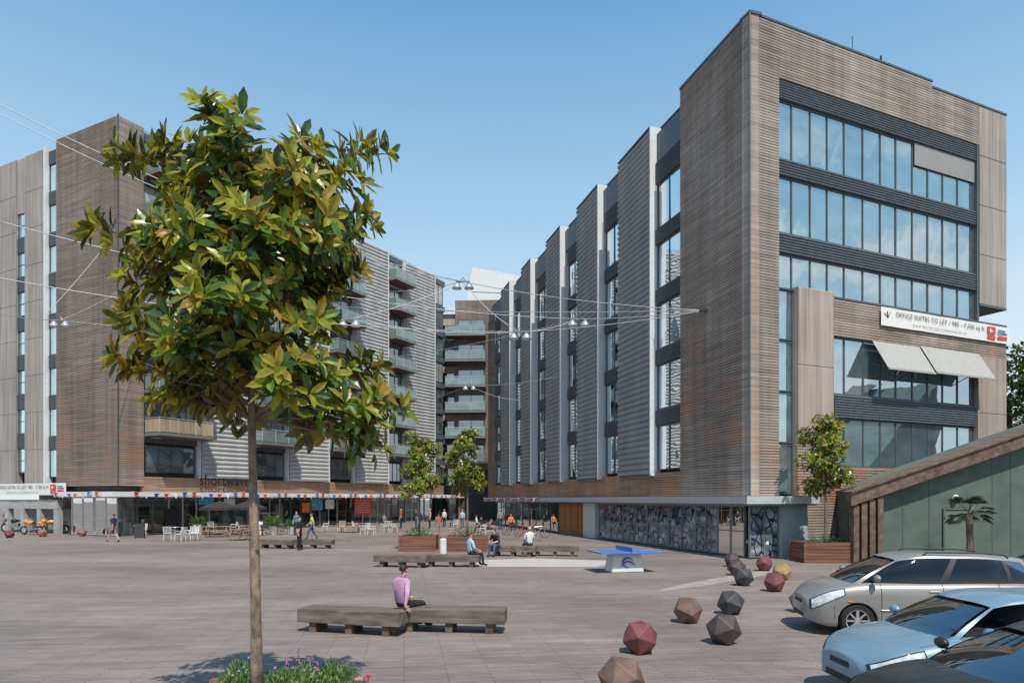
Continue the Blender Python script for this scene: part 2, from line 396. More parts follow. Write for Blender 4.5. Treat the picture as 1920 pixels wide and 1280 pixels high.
# ================= right office building
C=(10.45,30.0)
RL=Face(C,(-.293,1)); RR=Face(C,(2.22,1))
rb=thing('office_building','large timber slatted office block filling the right side, ribbon windows and grey corrugated fins','building',(C[0],C[1],0),world=True)
LEN=46.5; sR=RR.s(1887); sU=RR.s(1836)
def inner(d):
    a=RL.P(0,0,d); b_=RR.P(0,0,d)
    A=Matrix(((RL.D.x,-RR.D.x),(RL.D.y,-RR.D.y))); r=A.inverted()@Vector((b_.x-a.x,b_.y-a.y))
    return RL.P(r[0],0,d)
def foot(d,l,r,dep=14):
    i=inner(d); L1=RL.P(l,0,d); R1=RR.P(r,0,d)
    return [(i.x,i.y),(L1.x,L1.y),(L1.x+dep,L1.y+dep*.29),(R1.x+dep*-.29,R1.y+dep),(R1.x,R1.y)]
mb=MB(); mb.prism(foot(-.5,LEN,sU),12.08,23.7); mb.prism(foot(-.5,LEN,sR-.02),2.8,12.08); mb.build('wall',m_core,rb)
mb=MB(); mb.prism(foot(-3.2,LEN,sR-.5),0,2.8); mb.build('inner_wall',m_int,rb)
sp1=RL.s(1275)
clad(RL,0.02,sp1,2.8,24.0,rb,m_wood)
clad(RL,sp1,LEN,2.8,4.1,rb,m_rust,name='base_cladding')
mb=MB(); RL.box(mb,sp1,LEN,21.55,23.1,-.5,-.12); mb.build('fascia',m_band2,rb)
mb=MB(); RL.box(mb,-.03,sp1+.02,24.0,24.12,-.6,.03); mb.build('coping',m_frame,rb)
cols=[(1273,1232),(1163,1135),(1085,1065),(1027,1009),(980,967),(942,929)]
ZW=[4.26+3.37*k for k in range(5)]
gm_=[m_glassL,m_glassL2,m_glassL,m_glassL3,m_glassL,m_glassL2]
for ci,(ua,ub) in enumerate(cols):
    a0=RL.s(ua); a1=RL.s(ub)+.25
    for k,z in enumerate(ZW):
        window(RL,a0,a1,z,z+2.47,rb,gm_[(ci*5+k*3+ci*k)%6],mull=1,d=-.2,j=.012)
        sb=MB(); zt=z+3.37 if k<4 else 21.5
        RL.box(sb,a0,a1,z+2.47,zt,-.45,-.1); RL.prof(sb,a0,a1,z+2.5,zt-.02,.14,[(0,.0),(.5,.04),(.9,0)],-.06); sb.build('spandrel_panel',m_band,rb)
pl=[(1226,1163),(1127,1085),(1056,1027),(1000,980),(960,942)]
for i,(ua,ub) in enumerate(pl):
    a0=RL.s(ua); a1=RL.s(ub); p0=RL.P(a0,0,.16); p1=RL.P(a1,0,.08)
    fc=Face((p0.x,p0.y),(p1.x-p0.x,p1.y-p0.y),RL.N); ln=(p1-p0).length
    mb=MB(); fc.prof(mb,0.02,ln,4.0,23.45,.34,CO,0)
    mb.build('corrugated_panel',m_corr,rb,smooth=False)
    mb=MB(); mb.hexa([RL.P(a0-.10,3.95,-.4),RL.P(a0,3.95,-.4),RL.P(a0,3.95,.29),RL.P(a0-.10,3.95,.29),RL.P(a0-.10,23.5,-.4),RL.P(a0,23.5,-.4),RL.P(a0,23.5,.29),RL.P(a0-.10,23.5,.29)])
    mb.build('fin',m_white,rb)
    for z in (3.9,23.5):
        mb=MB(); mb.hexa([RL.P(a0,z,-.4),RL.P(a1,z,-.4),RL.P(a1,z,.20),RL.P(a0,z,.29),RL.P(a0,z+.06,-.4),RL.P(a1,z+.06,-.4),RL.P(a1,z+.06,.20),RL.P(a0,z+.06,.29)])
        mb.build('panel_trim',m_rail,rb)
clad(RL,RL.s(929)+.3,LEN,4.1,22,rb,m_woodd,name='cladding')
s0=RR.s(1461); su=RR.s(1748)
clad(RR,0.02,s0,2.8,24.0,rb,m_woodg)
clad(RR,s0,su,21.6,24.0,rb,m_woodg); clad(RR,su,sU+.02,21.6,23.7,rb,m_woodg)
mb=MB(); RR.box(mb,-.02,su+.02,24.0,24.1,-.6,.03); RR.box(mb,su+.03,sR+.02,23.7,23.8,-.6,.03); mb.build('coping',m_frame,rb)
mb=MB(); RR.box(mb,sU+.03,sR,13.1,23.7,-2.6,-.04); RR.prof(mb,sU+.03,sR,13.102,23.698,2.65,[(0,-.03),(.01,0),(.99,0)],0); mb.build('side_pier',m_board,rb)
mb=MB(); RR.box(mb,sU-.02,sR+.0,13.0,13.09,-2.5,.02); mb.build('pier_soffit',m_frame,rb)
mb=MB(); mb.box((C[0]-.03,C[1]-.03,2.8),(C[0]+.03,C[1]+.05,24.02)); mb.build('corner_trim',m_frame,rb)
cuts=[RR.s(u) for u in (1491,1526,1558,1590,1625,1658,1687,1718,1747,1775,1803)]
e=RR.s(1833)
def louvre(a0,a1,z0,z1):
    mb=MB(); RR.box(mb,a0,a1,z0,z1,-.5,-.12); RR.prof(mb,a0,a1,z0,z1,.12,[(0,-.02),(.25,.03),(.6,.03),(.9,-.02)],-.08); mb.build('louvre_band',m_band2,rb)
louvre(s0,sU,20.75,21.58); louvre(s0,e,17.3,18.05); louvre(s0,e,13.8,14.7)
window(RR,s0,e,18.07,20.73,rb,m_glassR,cuts=cuts,j=.005,d=-.24)
window(RR,s0,e,14.72,17.28,rb,m_glassR,cuts=cuts,j=.005,d=-.24)
window(RR,s0,e,12.2,13.78,rb,m_glassR,cuts=cuts,j=.005,d=-.24)
mb=MB(); RR.box(mb,e,sU+.03,12.2,21.6,-.5,-.02); mb.build('reveal_post',m_frame,rb)
sa=RR.s(1495); sb_=RR.s(1562); sc_=RR.s(1567)
for z in (2.85,5.2,7.55,9.9): window(RR,s0,sa,z,z+2.3,rb,m_glassR,d=-.3,j=.006)
clad(RR,sa,sb_,5.2,12.35,rb,m_boardr,pitch=3.6,pr=[(0,-.03),(.01,0),(.99,0)],d=.05,name='board_panel')
clad(RR,sb_,sR,10.35,12.08,rb,m_wood,name='upper_strip')
clad(RR,sa,sb_,2.8,5.2,rb,m_wood); clad(RR,sb_,sR,2.8,4.15,rb,m_wood)
clad(RR,e+.02,sR,4.15,10.35,rb,m_boardr,pitch=2.9,pr=[(0,-.03),(.01,0),(.99,0)],name='board_panel')
mb=MB(); RR.box(mb,sb_,sR+.02,12.085,12.16,-.6,.03); mb.build('ledge_coping',m_frame,rb)
cl2=[RR.s(u) for u in (1590,1626,1658,1687,1718,1747,1775,1803)]
louvre(sc_,e,6.5,7.6)
window(RR,sb_,e,7.62,10.33,rb,m_glassR,cuts=cl2,j=.005,d=-.24)
window(RR,sb_,e,4.17,6.48,rb,m_glassR,cuts=cl2,j=.005,d=-.24)
def awning(u0,v0,u1,v1,out,drop):
    mb=MB(); a=RR.P(RR.s(u0),RR.z(u0,v0),.05); b_=RR.P(RR.s(u1),RR.z(u0,v0),.05); n=Vector((RR.N.x,RR.N.y,0))
    c_=b_+n*out-Vector((0,0,drop)); d_=a+n*out-Vector((0,0,drop)); tk=Vector((0,0,.03))
    mb.hexa([a,b_,c_,d_,a+tk,b_+tk,c_+tk,d_+tk]); mb.bar(d_,c_,.07,.09)
    o=mb.build('awning',m_fabric,rb)
    for q_,w_ in ((a,d_),(b_,c_)):
        ar=MB(); ar.tube([q_-Vector((0,0,1.1)),w_],.025,5); ar.build('awning_arm',m_black,o)
awning(1634,640,1722,650,.85,1.45); awning(1724,650,1834,662,.85,1.45)
mb=MB(); a0=RR.s(1720); RR.box(mb,a0,e-.05,19.6,20.72,-.18,-.14); mb.build('roller_blind',m_blind,rb)
mb=MB(); q=RR.P(RR.s(1662),24.1,-.3); mb.tube([q,q+Vector((0,0,.5))],.05,6); mb.build('roof_vent',m_black,rb)
mb=MB(); q=RR.P(RR.s(1615),24.1,-.5); mb.tube([q,q+Vector((0,0,1.1))],.02,5); mb.build('roof_mast',m_black,rb)
def canopy_poly(d,l,r):
    i=inner(d); a=RL.P(l,0,d); b_=RR.P(r,0,d); a2=RL.P(l,0,-.5); b2=RR.P(r,0,-.5); i2=inner(-.5)
    return [(i.x,i.y),(a.x,a.y),(a2.x,a2.y),(i2.x,i2.y),(b2.x,b2.y),(b_.x,b_.y)]
mb=MB(); mb.prism(canopy_poly(.75,LEN-1,RR.s(1512)),2.44,2.78); mb.build('canopy',m_canopy,rb)
mb=MB(); mb.prism(canopy_poly(.65,LEN-1,RR.s(1510)),2.36,2.43); mb.build('canopy_lip',m_rail,rb)
sh=[RL.s(u) for u in (1392,1340,1300,1250,1210,1165,1120)]
for i in range(len(sh)-1):
    window(RL,sh[i],sh[i+1],.05,2.34,rb,m_crack if i!=0 else m_shop,mull=1,trans=1,d=-.15,name='shop_window',fm=m_rail)
window(RR,.1,RR.s(1463),.05,2.34,rb,m_crack,mull=1,trans=0,d=-.15,name='shop_window',fm=m_rail)
mb=MB(); RR.box(mb,RR.s(1463)+.02,RR.s(1511),0,2.35,-.5,.1); mb.build('end_panel',m_teal,rb)
clad(RR,RR.s(1511)+.01,sR,.0,2.8,rb,m_wood)
mb=MB(); RL.box(mb,RL.s(1118),RL.s(1096),0,2.35,-.5,.1); mb.build('pillar',m_conc,rb)
mb=MB(); RL.box(mb,RL.s(1094),RL.s(1046),0,2.3,-.4,-.1)
for k in range(1,4): RL.box(mb,RL.s(1094)+k*(RL.s(1046)-RL.s(1094))/4-.02,RL.s(1094)+k*(RL.s(1046)-RL.s(1094))/4+.02,.02,2.28,-.1,-.07)
mb.build('door',m_door,rb)
sh=[RL.s(u) for u in (1044,1015,990,965,945,930)]
for i in range(5): window(RL,sh[i],sh[i+1],.05,2.34,rb,m_shop if i%2 else m_glassB,mull=1,d=-.15,name='shop_window')
mb=MB(); RL.box(mb,.3,LEN-1,.6,.75,-1.2,-.9); RL.box(mb,.3,LEN-1,1.9,2.0,-2.8,-2.5)
for k in range(14): RL.box(mb,1+k*1.3,1.5+k*1.3,.0,1.1+random.random()*.8,-2.4,-1.9)
mb.build('interior_fittings',m_paper,rb)
textmesh("del'Aziz",RL.P(RL.s(972),2.95,.5),-RL.D,RL.N,3.2,m_red,rb,height=.75,name='shop_lettering')

def banner(face,u0,u1,za,zb,d,label,rev=False):
    a0,a1=face.s(u0),face.s(u1); xd=face.D if not rev else -face.D
    p=face.P(a0,za,d)
    bn=thing('banner',label,'banner',p,group='letting banners on the buildings',world=True)
    mb=MB(); L=abs(a1-a0); n=14
    X=Vector((xd.x,xd.y,0)); N=Vector((face.N.x,face.N.y,0))
    for i in range(n+1):
        q=p+X*(L*i/n)+N*(.02*math.sin(i*1.9)); mb.v+=[q,q+Vector((0,0,zb-za))]
    for i in range(n): mb.f.append([2*i,2*i+2,2*i+3,2*i+1]); mb.m.append(0)
    mb.build('cloth',m_paper,bn,recalc=False)
    h=zb-za
    textmesh('OFFICE SUITES TO LET / 985 - 7,700 sq ft',p+X*(L*.10)+N*.03+Vector((0,0,h*.48)),X,N,L*.68,m_textd,bn,height=h*.34,bold=.0,space=1.12)
    textmesh('www.bermondseysquare.co.uk',p+X*(L*.22)+N*.03+Vector((0,0,h*.16)),X,N,L*.42,m_textd,bn,height=h*.16,space=1.3)
    def rect(x0,x1,z0,z1,mt,nm='logo_block'):
        mb=MB(); mb.add([p+X*(L*x0)+N*.04+Vector((0,0,h*z0)),p+X*(L*x1)+N*.04+Vector((0,0,h*z0)),p+X*(L*x1)+N*.04+Vector((0,0,h*z1)),p+X*(L*x0)+N*.04+Vector((0,0,h*z1))],[(0,1,2,3)]); mb.build(nm,mt,bn,recalc=False)
    rect(.805,.875,.42,.88,m_red); rect(.805,.875,.14,.34,m_red); rect(.895,.975,.2,.40,m_red); 
    mb=MB(); q=p+X*(L*.825)+N*.05+Vector((0,0,h*.52)); mb.add([q,q+X*(L*.03)+Vector((0,0,h*.1)),q+Vector((0,0,h*.26))],[(0,1,2)]); mb.build('emblem',m_paper,bn,recalc=False)
    rect(.895,.975,.52,.6,m_blue,'small_print'); rect(.895,.96,.68,.76,m_blue,'small_print')
    mb=MB()
    for k in range(3):
        a=R(60+k*40); mb.tube([p+X*(L*.045)+N*.04+Vector((0,0,h*.45)),p+X*(L*.045+.35*math.cos(a))+N*.04+Vector((0,0,h*.45+.35*math.sin(a)*h))],.02,4)
    mb.build('emblem',m_textd,bn)
    return bn
banner(RR,1648,1888,11.12,12.02,.12,'long white letting banner hung high on the right office block above the awnings')

# ================= left building
CL=(-27.7,48.0)
LA=Face(CL,(-1.983,1)); LB=Face(CL,(.539,1))
lb=thing('apartment_building','long apartment block on the left with brown slatted tower, balconies and pale corrugated bays','building',(CL[0],CL[1],0),world=True)
AL=16.0; TB=LB.s(270); LE=LB.s(832)
def foot2(d,la,lbn,dep=12):
    a=LA.P(la,0,d); b_=LB.P(lbn,0,d)
    A=Matrix(((LA.D.x,-LB.D.x),(LA.D.y,-LB.D.y))); p=LA.P(0,0,d); q=LB.P(0,0,d); r=A.inverted()@Vector((q.x-p.x,q.y-p.y)); i=LA.P(r[0],0,d)
    return [(i.x,i.y),(b_.x,b_.y),(b_.x-dep,b_.y+dep*.4),(a.x+2,a.y+dep),(a.x,a.y)]
sT=LA.s(105); sc2=LA.s(86)
mb=MB(); mb.prism(foot2(-.55,AL,LE),3.3,29.0); mb.build('wall',m_core,lb)
mb=MB(); mb.prism(foot2(-3.5,AL,LE),0,3.3); mb.build('inner_wall',m_int,lb)
clad(LA,.02,sT,3.6,29.65,lb,m_woodd); clad(LB,.02,TB,3.6,29.65,lb,m_wood)
mb=MB(); mb.box((CL[0]-.04,CL[1]-.04,3.6),(CL[0]+.04,CL[1]+.05,29.7)); mb.build('corner_trim',m_frame,lb)
mb=MB(); LB.box(mb,TB-.02,TB+.05,3.6,29.65,-6,-.5); mb.build('tower_return',m_woodd,lb)
for k in range(8):
    z=4.3+3.1*k
    window(LA,sT+.03,sc2,z,z+2.1,lb,m_glassR,trans=0,d=-.3)
    sb=MB(); LA.box(sb,sT+.03,sc2,z+2.1,z+3.1,-.5,-.2); sb.build('spandrel_panel',m_band,lb)
mb=MB(); LA.box(mb,sc2+.0,sc2+.25,3.6,29.4,-.5,.05); mb.build('fin',m_white,lb)
w0,w1=LA.s(46),LA.s(30)
clad(LA,sc2+.26,w0,3.6,29.3,lb,m_board,pitch=2.9,pr=[(0,-.03),(.01,0),(.99,0)],name='board_panel')
clad(LA,w1,AL,3.6,29.3,lb,m_board,pitch=2.9,pr=[(0,-.03),(.01,0),(.99,0)],name='board_panel')
for k in range(8):
    z=4.7+3.07*k
    if k<7: window(LA,w0,w1,z,z+1.9,lb,m_glassR,trans=1,d=-.2)
    sb=MB(); LA.box(sb,w0,w1,z+1.9 if k<7 else z,min(z+3.07,29.3),-.5,-.1); sb.build('infill_board',m_board if k>5 else m_band,lb)
mb=MB(); LA.box(mb,sT,AL,1.9,2.6,-.5,-.1)
x=sT
while x<AL-1: LA.box(mb,x,x+.5,0,1.88,-.5,-.1); x+=2.2
LA.box(mb,sT,AL,0,1.88,-2.4,-2.2); mb.build('ground_floor_wall',m_wallg,lb)
tt=lambda t:t*math.hypot(.539,1)
bays=[('b',TB/math.hypot(.539,1),5.8),('p',5.8,9.85),('b',9.85,13.8),('p',13.8,17.8),('b',17.8,21.6),('p',21.6,25.7),('b',25.7,29.0),('p',29.0,33.4),('b',33.4,36.4)]
ZF=[4.3+3.15*k for k in range(8)]
m_soff=M('timber_soffit',(.16,.07,.05),.7)
m_bamboo=boards('bamboo_screen',(.26,.19,.12),(.36,.27,.18),(.44,.35,.24),(9,9,.3))
def balcony(face,a0,a1,z,out,parent,bamboo=False,mat=None):
    mb=MB(); face.box(mb,a0,a1,z-.22,z,-.1,out); o=mb.build('balcony',m_rail,parent)
    s_=MB(); face.box(s_,a0+.06,a1-.06,z-.26,z-.223,0,out-.06); s_.build('soffit',m_soff,o)
    gm=m_bamboo if bamboo else m_balg
    g_=MB(); face.box(g_,a0+.04,a1-.04,z+.06,z+.98,out-.06,out-.035); g_.build('balustrade',gm,o)
    for x in (a0+.03,a1-.055):
        g_=MB(); face.box(g_,x,x+.025,z+.06,z+.98,0,out-.07); g_.build('side_balustrade',gm,o)
    r_=MB(); r_.tube([face.P(a0+.04,z+1.08,0),face.P(a0+.04,z+1.08,out-.04),face.P(a1-.04,z+1.08,out-.04),face.P(a1-.04,z+1.08,0)],.028,5)
    n=3
    for i in range(n+1):
        x=a0+.04+(a1-a0-.08)*i/n; r_.bar(face.P(x,z,out-.02),face.P(x,z+1.08,out-.02),.03,.04)
    r_.build('railing',m_steel,o); return o
for kind,t0,t1 in bays:
    a0,a1=tt(t0),tt(t1)
    if kind=='p':
        p0=LB.P(a0,0,.1); p1=LB.P(a1,0,.5)
        fc=Face((p0.x,p0.y),(p1.x-p0.x,p1.y-p0.y),LB.N); ln=(p1-p0).length
        mb=MB(); fc.prof(mb,0,ln,4.3,29.3,.36,CO,0); mb.build('corrugated_panel',m_corrl,lb)
        mb=MB(); LB.box(mb,a1,a1+.14,4.25,29.35,-.5,.62); mb.build('fin',m_white,lb)
        mb=MB(); LB.box(mb,a0-.1,a0,4.25,29.35,-.5,.12); mb.build('fin_edge',m_white,lb)
    else:
        for k,z in enumerate(ZF):
            if k==0: window(LB,a0+.3,a1-.3,z+.3,z+2.3,lb,m_glassB,mull=3,d=-.3)
            else: window(LB,a0+.2,a1-.3,z+.05,z+2.5,lb,(m_glassB,m_glassL3,m_glassL)[(k+int(t0))%3],mull=2,d=-.4)
            sb=MB(); LB.box(sb,a0,a1,z+2.5,z+3.1,-.5,-.25); sb.build('spandrel_panel',m_band2,lb)
            if 0<k<8 and t0<33: balcony(LB,a0+.05,a1-.1,z,1.7,lb,bamboo=(k==1 and t0<3))
clad(LB,TB,LE,3.2,4.28,lb,m_rust,name='base_cladding')
mb=MB()
for k in range(24):
    x=TB+.5+k*1.6; mb.bar(LB.P(x,29.0,-1.2),LB.P(x,30.1,-1.2),.05,.05)
for z in (29.5,30.1): mb.bar(LB.P(TB+.5,z,-1.2),LB.P(LE-1,z,-1.2),.04,.04)
mb.build('roof_railing',m_rail,lb)
mb=MB(); LB.box(mb,TB+1,LE-2,29.0,31.0,-9,-4); mb.build('penthouse',m_corrl,lb)
sAc=LA.s(130)
def can2(d,la,lbn):
    A=Matrix(((LA.D.x,-LB.D.x),(LA.D.y,-LB.D.y)))
    def ip(dd):
        p=LA.P(0,0,dd); q=LB.P(0,0,dd); r=A.inverted()@Vector((q.x-p.x,q.y-p.y)); return LA.P(r[0],0,dd)
    a=LA.P(la,0,d);b_=LB.P(lbn,0,d);a2=LA.P(la,0,-.5);b2=LB.P(lbn,0,-.5);i1=ip(d);i2=ip(-.5)
    return [(i1.x,i1.y),(b_.x,b_.y),(b2.x,b2.y),(i2.x,i2.y),(a2.x,a2.y),(a.x,a.y)]
mb=MB(); mb.prism(can2(1.1,sAc,LE+3),2.80,3.16); mb.build('canopy',m_canopyl,lb)
for k in range(2):
    a0=.2+k*(sAc-.3)/2; window(LA,a0,a0+(sAc-.3)/2-.05,.05,2.78,lb,m_shop,mull=1,d=-.1,name='shop_window',fm=m_steel)
nsh=11
for k in range(nsh):
    a0=.3+k*(LE-.6)/nsh; window(LB,a0,a0+(LE-.6)/nsh-.08,.05,2.78,lb,m_shop,mull=2,trans=(1 if k%3==0 else 0),d=-.1,name='shop_window',fm=(m_steel if k%2 else m_frame))
fit=[m_paper,m_door,m_teal,m_black,m_conc]
for k in range(26):
    mb=MB(); x=.8+k*1.45; hh=random.uniform(.9,2.2); LB.box(mb,x,x+random.uniform(.3,1.1),random.choice((0,.0,1.2)),hh,-1.6,-1.2); mb.build('interior_fitting',random.choice(fit),lb)
def poster(u0,u1,z0,z1,mat,lab,face=LB,txt=None,tm=None):
    a0,a1=face.s(u0),face.s(u1); p=face.P(a0,z0,.02)
    mb=MB(); face.box(mb,a0,a1,z0,z1,0,.03)
    o=thing('poster',lab,'poster',p,world=True); mb.build('sheet',mat,o)
    if txt:
        for i,l in enumerate(txt): textmesh(l,face.P(a0+.15,z1-.28-.24*i,.035),face.D,face.N,(a1-a0)*.8,tm or m_paper,o,height=.13)
poster(664,698,1.1,2.7,m_red,'red text poster on the cinema windows right of the café terrace',txt=['SHORTWAVE','CINEMA','CAFE BAR','FILMS DAILY','OPEN LATE','ALL WELCOME'])
poster(585,604,1.6,2.6,M('film_poster_blue',(.10,.3,.45),.5,var=.6,scale=3),'small blue picture poster beside the white menu posters')
poster(610,626,1.7,2.6,m_paper,'white menu sheet in the café window left of the red poster')
poster(310,338,.3,1.9,m_black,'black noticeboard on the glass near the tower corner')
poster(566,580,1.4,2.3,m_orange,'small orange notice low in the café window')
poster(372,400,2.2,2.75,M('cyan_notice',(.05,.42,.60),.5),'bright cyan notice high in the café window under the cinema sign')
poster(420,440,2.0,2.7,m_paper,'white notice high in the café window behind the umbrellas')
p=LB.P(LB.s(358),3.25,1.02)
sg=thing('shop_sign','dark cut-out lettering of the cinema sign standing above the canopy','sign',p,world=True)
textmesh('shortwave',p+Vector((0,0,.46)),LB.D,LB.N,4.7,m_black,sg,height=.85,bold=.01)
textmesh('shortwave',p+Vector((0,0,-.05)),LB.D,LB.N,4.7,m_textd,sg,height=.45,name='lower_lettering')
def banner_left():
    L1=LA.s(-12); face=Face(LA.P(L1,0,0)[:2],(-LA.D.x,-LA.D.y),LA.N)
    return banner(face,-12,128,2.95,3.85,.14,'white letting banner low on the apartment block wall at the far left edge')
banner_left()

# ================= end building between the two
Yc=86
CB=Face(((806-960)/F*Yc,Yc),(1,-.05))
cb=thing('courtyard_end_building','narrow brown slatted block with stacked balconies closing the far end of the courtyard','building',(CB.O.x,CB.O.y,0),world=True)
s1,s2,s3=CB.s(840),CB.s(912),CB.s(936)
mb=MB(); CB.box(mb,0,s3,0,26.0,-8,-.5); mb.build('wall',m_core,cb)
clad(CB,s1+.9,s3,6.5,27.6,cb,m_woodd)
for k in range(8):
    z=4.3+3.0*k
    if z<25: window(CB,.05,s1+.8,z,z+2.2,cb,m_glassB,mull=2,d=-.3); sb=MB(); CB.box(sb,.02,s1+.85,z+2.2,z+3.0,-.5,-.1); sb.build('spandrel_panel',m_band2 if k%2 else m_wood,cb)
for k in range(6):
    z=7.2+3.15*k; 
    window(CB,s1+1.3,s2-.3,z,z+2.2,cb,m_glassB,mull=1,d=.03)
    balcony(CB,s1-.1,s2,z,1.9,cb)
mb=MB(); CB.box(mb,s1+1.5,s3,0,6.45,-3,-.3); mb.build('passage_wall',m_core,cb)
mb=MB(); CB.box(mb,s1+1.3,s1+1.5,0,6.5,-.4,-.05); CB.box(mb,s3-.2,s3,0,6.5,-.4,-.05); CB.box(mb,s1+1.3,s3,6.3,6.5,-.4,-.04); mb.build('passage_frame',m_door,cb)
for k in range(3): window(CB,.1+k*1.1,1.1+k*1.1,.1,3.2,cb,m_shop,d=-.2,name='shop_window')
wb=thing('white_rooftop_block','plain white block rising behind the far courtyard corner','building',((872-960)/F*100,100,0),world=True)
WB=Face(((872-960)/F*100,100),(1,0.12)); a=WB.s(886);b_=WB.s(978)
mb=MB(); mb.hexa([WB.P(0,0,0),WB.P(b_,0,0),WB.P(b_,0,-10),WB.P(0,0,-10),WB.P(0,30.8,0),WB.P(b_,30.8,0),WB.P(b_,30.8,-10),WB.P(0,30.8,-10)])
mb.add([WB.P(0.02,30.81,0),WB.P(b_,30.81,0),WB.P(b_,35.6,0),WB.P(a,36.6,0),WB.P(0.02,30.81,-8),WB.P(b_,30.81,-8),WB.P(b_,35.6,-8),WB.P(a,36.6,-8)],[(0,1,2,3),(7,6,5,4),(0,3,7,4),(3,2,6,7),(1,5,6,2),(0,4,5,1)])
mb.build('wall',m_white,wb)
mb=MB(); WB.box(mb,a,b_+.1,33.0,33.1,.01,.06); mb.build('coping',m_steel,wb)

# ================= shed on the right
sd=thing('timber_shed','green painted lean-to building with heavy sloping timber roof beam at the right edge','building',(14.5,28,0),world=True)
SH=Face((14.3,28.2),(1,-.02))
xa=SH.s(1600); xp=SH.s(1652); xe=24
def zr(s_): return 2.95+(s_-xa)*(5.35-2.95)/(SH.s(1920)-xa)
def slab(mb,a0,a1,f0,f1,d0,d1,mi=0):
    mb.hexa([SH.P(a0,f0(a0),d0),SH.P(a1,f0(a1),d0),SH.P(a1,f0(a1),d1),SH.P(a0,f0(a0),d1),SH.P(a0,f1(a0),d0),SH.P(a1,f1(a1),d0),SH.P(a1,f1(a1),d1),SH.P(a0,f1(a0),d1)],mi)
mb=MB(); slab(mb,xp,xe,lambda s_:0,lambda s_:zr(s_)-.3,-5,-.3); mb.build('wall',m_green,sd)
mb=MB(); slab(mb,xa-.2,xe,lambda s_:zr(s_)-.52,lambda s_:zr(s_),-.25,.25); mb.build('roof_beam',m_beam,sd)
mb=MB(); slab(mb,xa-.2,xe,lambda s_:zr(s_)+.003,lambda s_:zr(s_)+.07,-1.2,.34); mb.build('roof',m_beam,sd)
for k in range(4):
    mb=MB(); x=xa-.05+k*.33; SH.box(mb,x,x+.22,0,zr(x)-.54,-.3+.1*(k%2),.15); mb.build('post',m_beam,sd)
mb=MB(); x0,x1=SH.s(1778),SH.s(1832); SH.box(mb,x0,x1,.05,2.15,-.28,-.24); d_=mb.build('door',m_greend,sd)
mb=MB(); SH.box(mb,x0-.06,x0,0,2.2,-.29,-.22); SH.box(mb,x1,x1+.06,0,2.2,-.29,-.22); SH.box(mb,x0-.06,x1+.06,2.2,2.26,-.29,-.22); mb.build('door_frame',m_green,d_)
for x in [SH.s(u) for u in (1700,1750,1870,1905)]:
    mb=MB(); SH.box(mb,x-.015,x+.015,.1,zr(x)-.65,-.3,-.285); mb.build('panel_joint',m_band2,sd)
mb=MB(); q=SH.P(SH.s(1797),2.68,-.2); mb.lathe([(0,-.02),(.13,-.02),(.15,.03),(.1,.1),(0,.13)],(0,0,0),14,axis='Y'); mb.v=[Vector((v.x,-v.y,v.z))+q for v in mb.v]; mb.build('wall_lamp',m_paper,sd)
t_=thing('traffic_cone','small orange traffic cone standing at the foot of the shed posts','traffic cone',Vector((14.7,26.9,0)))
mb=MB(); mb.box((-.17,-.17,0),(.17,.17,.04)); mb.build('base',m_black,t_)
mb=MB(); mb.lathe([(.13,.041),(.09,.2),(.05,.4),(.03,.5),(0,.5)],n=12); mb.build('cone_body',m_orange,t_)

# ---------------------------------------------------------------- foliage
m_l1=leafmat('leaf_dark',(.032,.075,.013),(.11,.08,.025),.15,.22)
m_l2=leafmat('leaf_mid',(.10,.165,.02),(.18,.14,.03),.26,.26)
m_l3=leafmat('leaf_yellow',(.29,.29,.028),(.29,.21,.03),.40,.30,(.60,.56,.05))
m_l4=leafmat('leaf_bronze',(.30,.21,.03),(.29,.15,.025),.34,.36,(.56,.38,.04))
LM=[m_l1,m_l2,m_l3,m_l4]
m_bark=M('bark',(.20,.155,.12),.9,var=.5,scale=14,bump=.6,sc=(1,1,.5))
m_barks=M('thin_bark',(.15,.12,.09),.9,var=.3,scale=10)
def leaf(mb,p,d,up,L,Wd,mi,droop=.25):
    d=d.normalized(); side=d.cross(up)
    side=side.normalized() if side.length>1e-4 else d.orthogonal().normalized()
    n=side.cross(d).normalized(); 
    def q(t,w_,h): return p+d*(L*t)+side*(w_*Wd)+n*(h*L)
    dr=droop
    b=len(mb.v)
    mb.v+=[q(0,0,0),q(.32,-.40,.06),q(.32,0,-.02),q(.32,.40,.06),q(.7,-.42,.03-dr*.4),q(.7,0,-.04-dr*.4),q(.7,.42,.03-dr*.4),q(1,0,-dr)]
    for f in ((0,2,1),(0,3,2),(1,2,5,4),(2,3,6,5),(4,5,7),(5,6,7)): mb.f.append([b+x for x in f]); mb.m.append(mi)
def rv(): 
    while True:
        v=Vector((random.uniform(-1,1),random.uniform(-1,1),random.uniform(-1,1)))
        if .05<v.length<1: return v
def whorl(mb,p,ax,n,L,wts,elev=.5):
    ax=ax.normalized(); x=ax.orthogonal().normalized(); y=ax.cross(x); a0=random.random()*6.28
    for k in range(n):
        a=a0+k*2.4; e=elev+random.uniform(-.35,.45)
        d=(x*math.cos(a)+y*math.sin(a))*math.cos(e)+ax*math.sin(e)
        l=L*random.uniform(.7,1.15); mi=random.choices(range(4),wts)[0]
        leaf(mb,p+d*.01,d,ax+rv()*.25,l,l*.42,mi,random.uniform(.0,.3))
def curve_pts(a,b_,bend,n=6):
    a=Vector(a);b_=Vector(b_); o=rv()*bend; return [a.lerp(b_,i/n)+o*math.sin(math.pi*i/n)+Vector((0,0,bend*.6*math.sin(math.pi*i/n))) for i in range(n+1)]
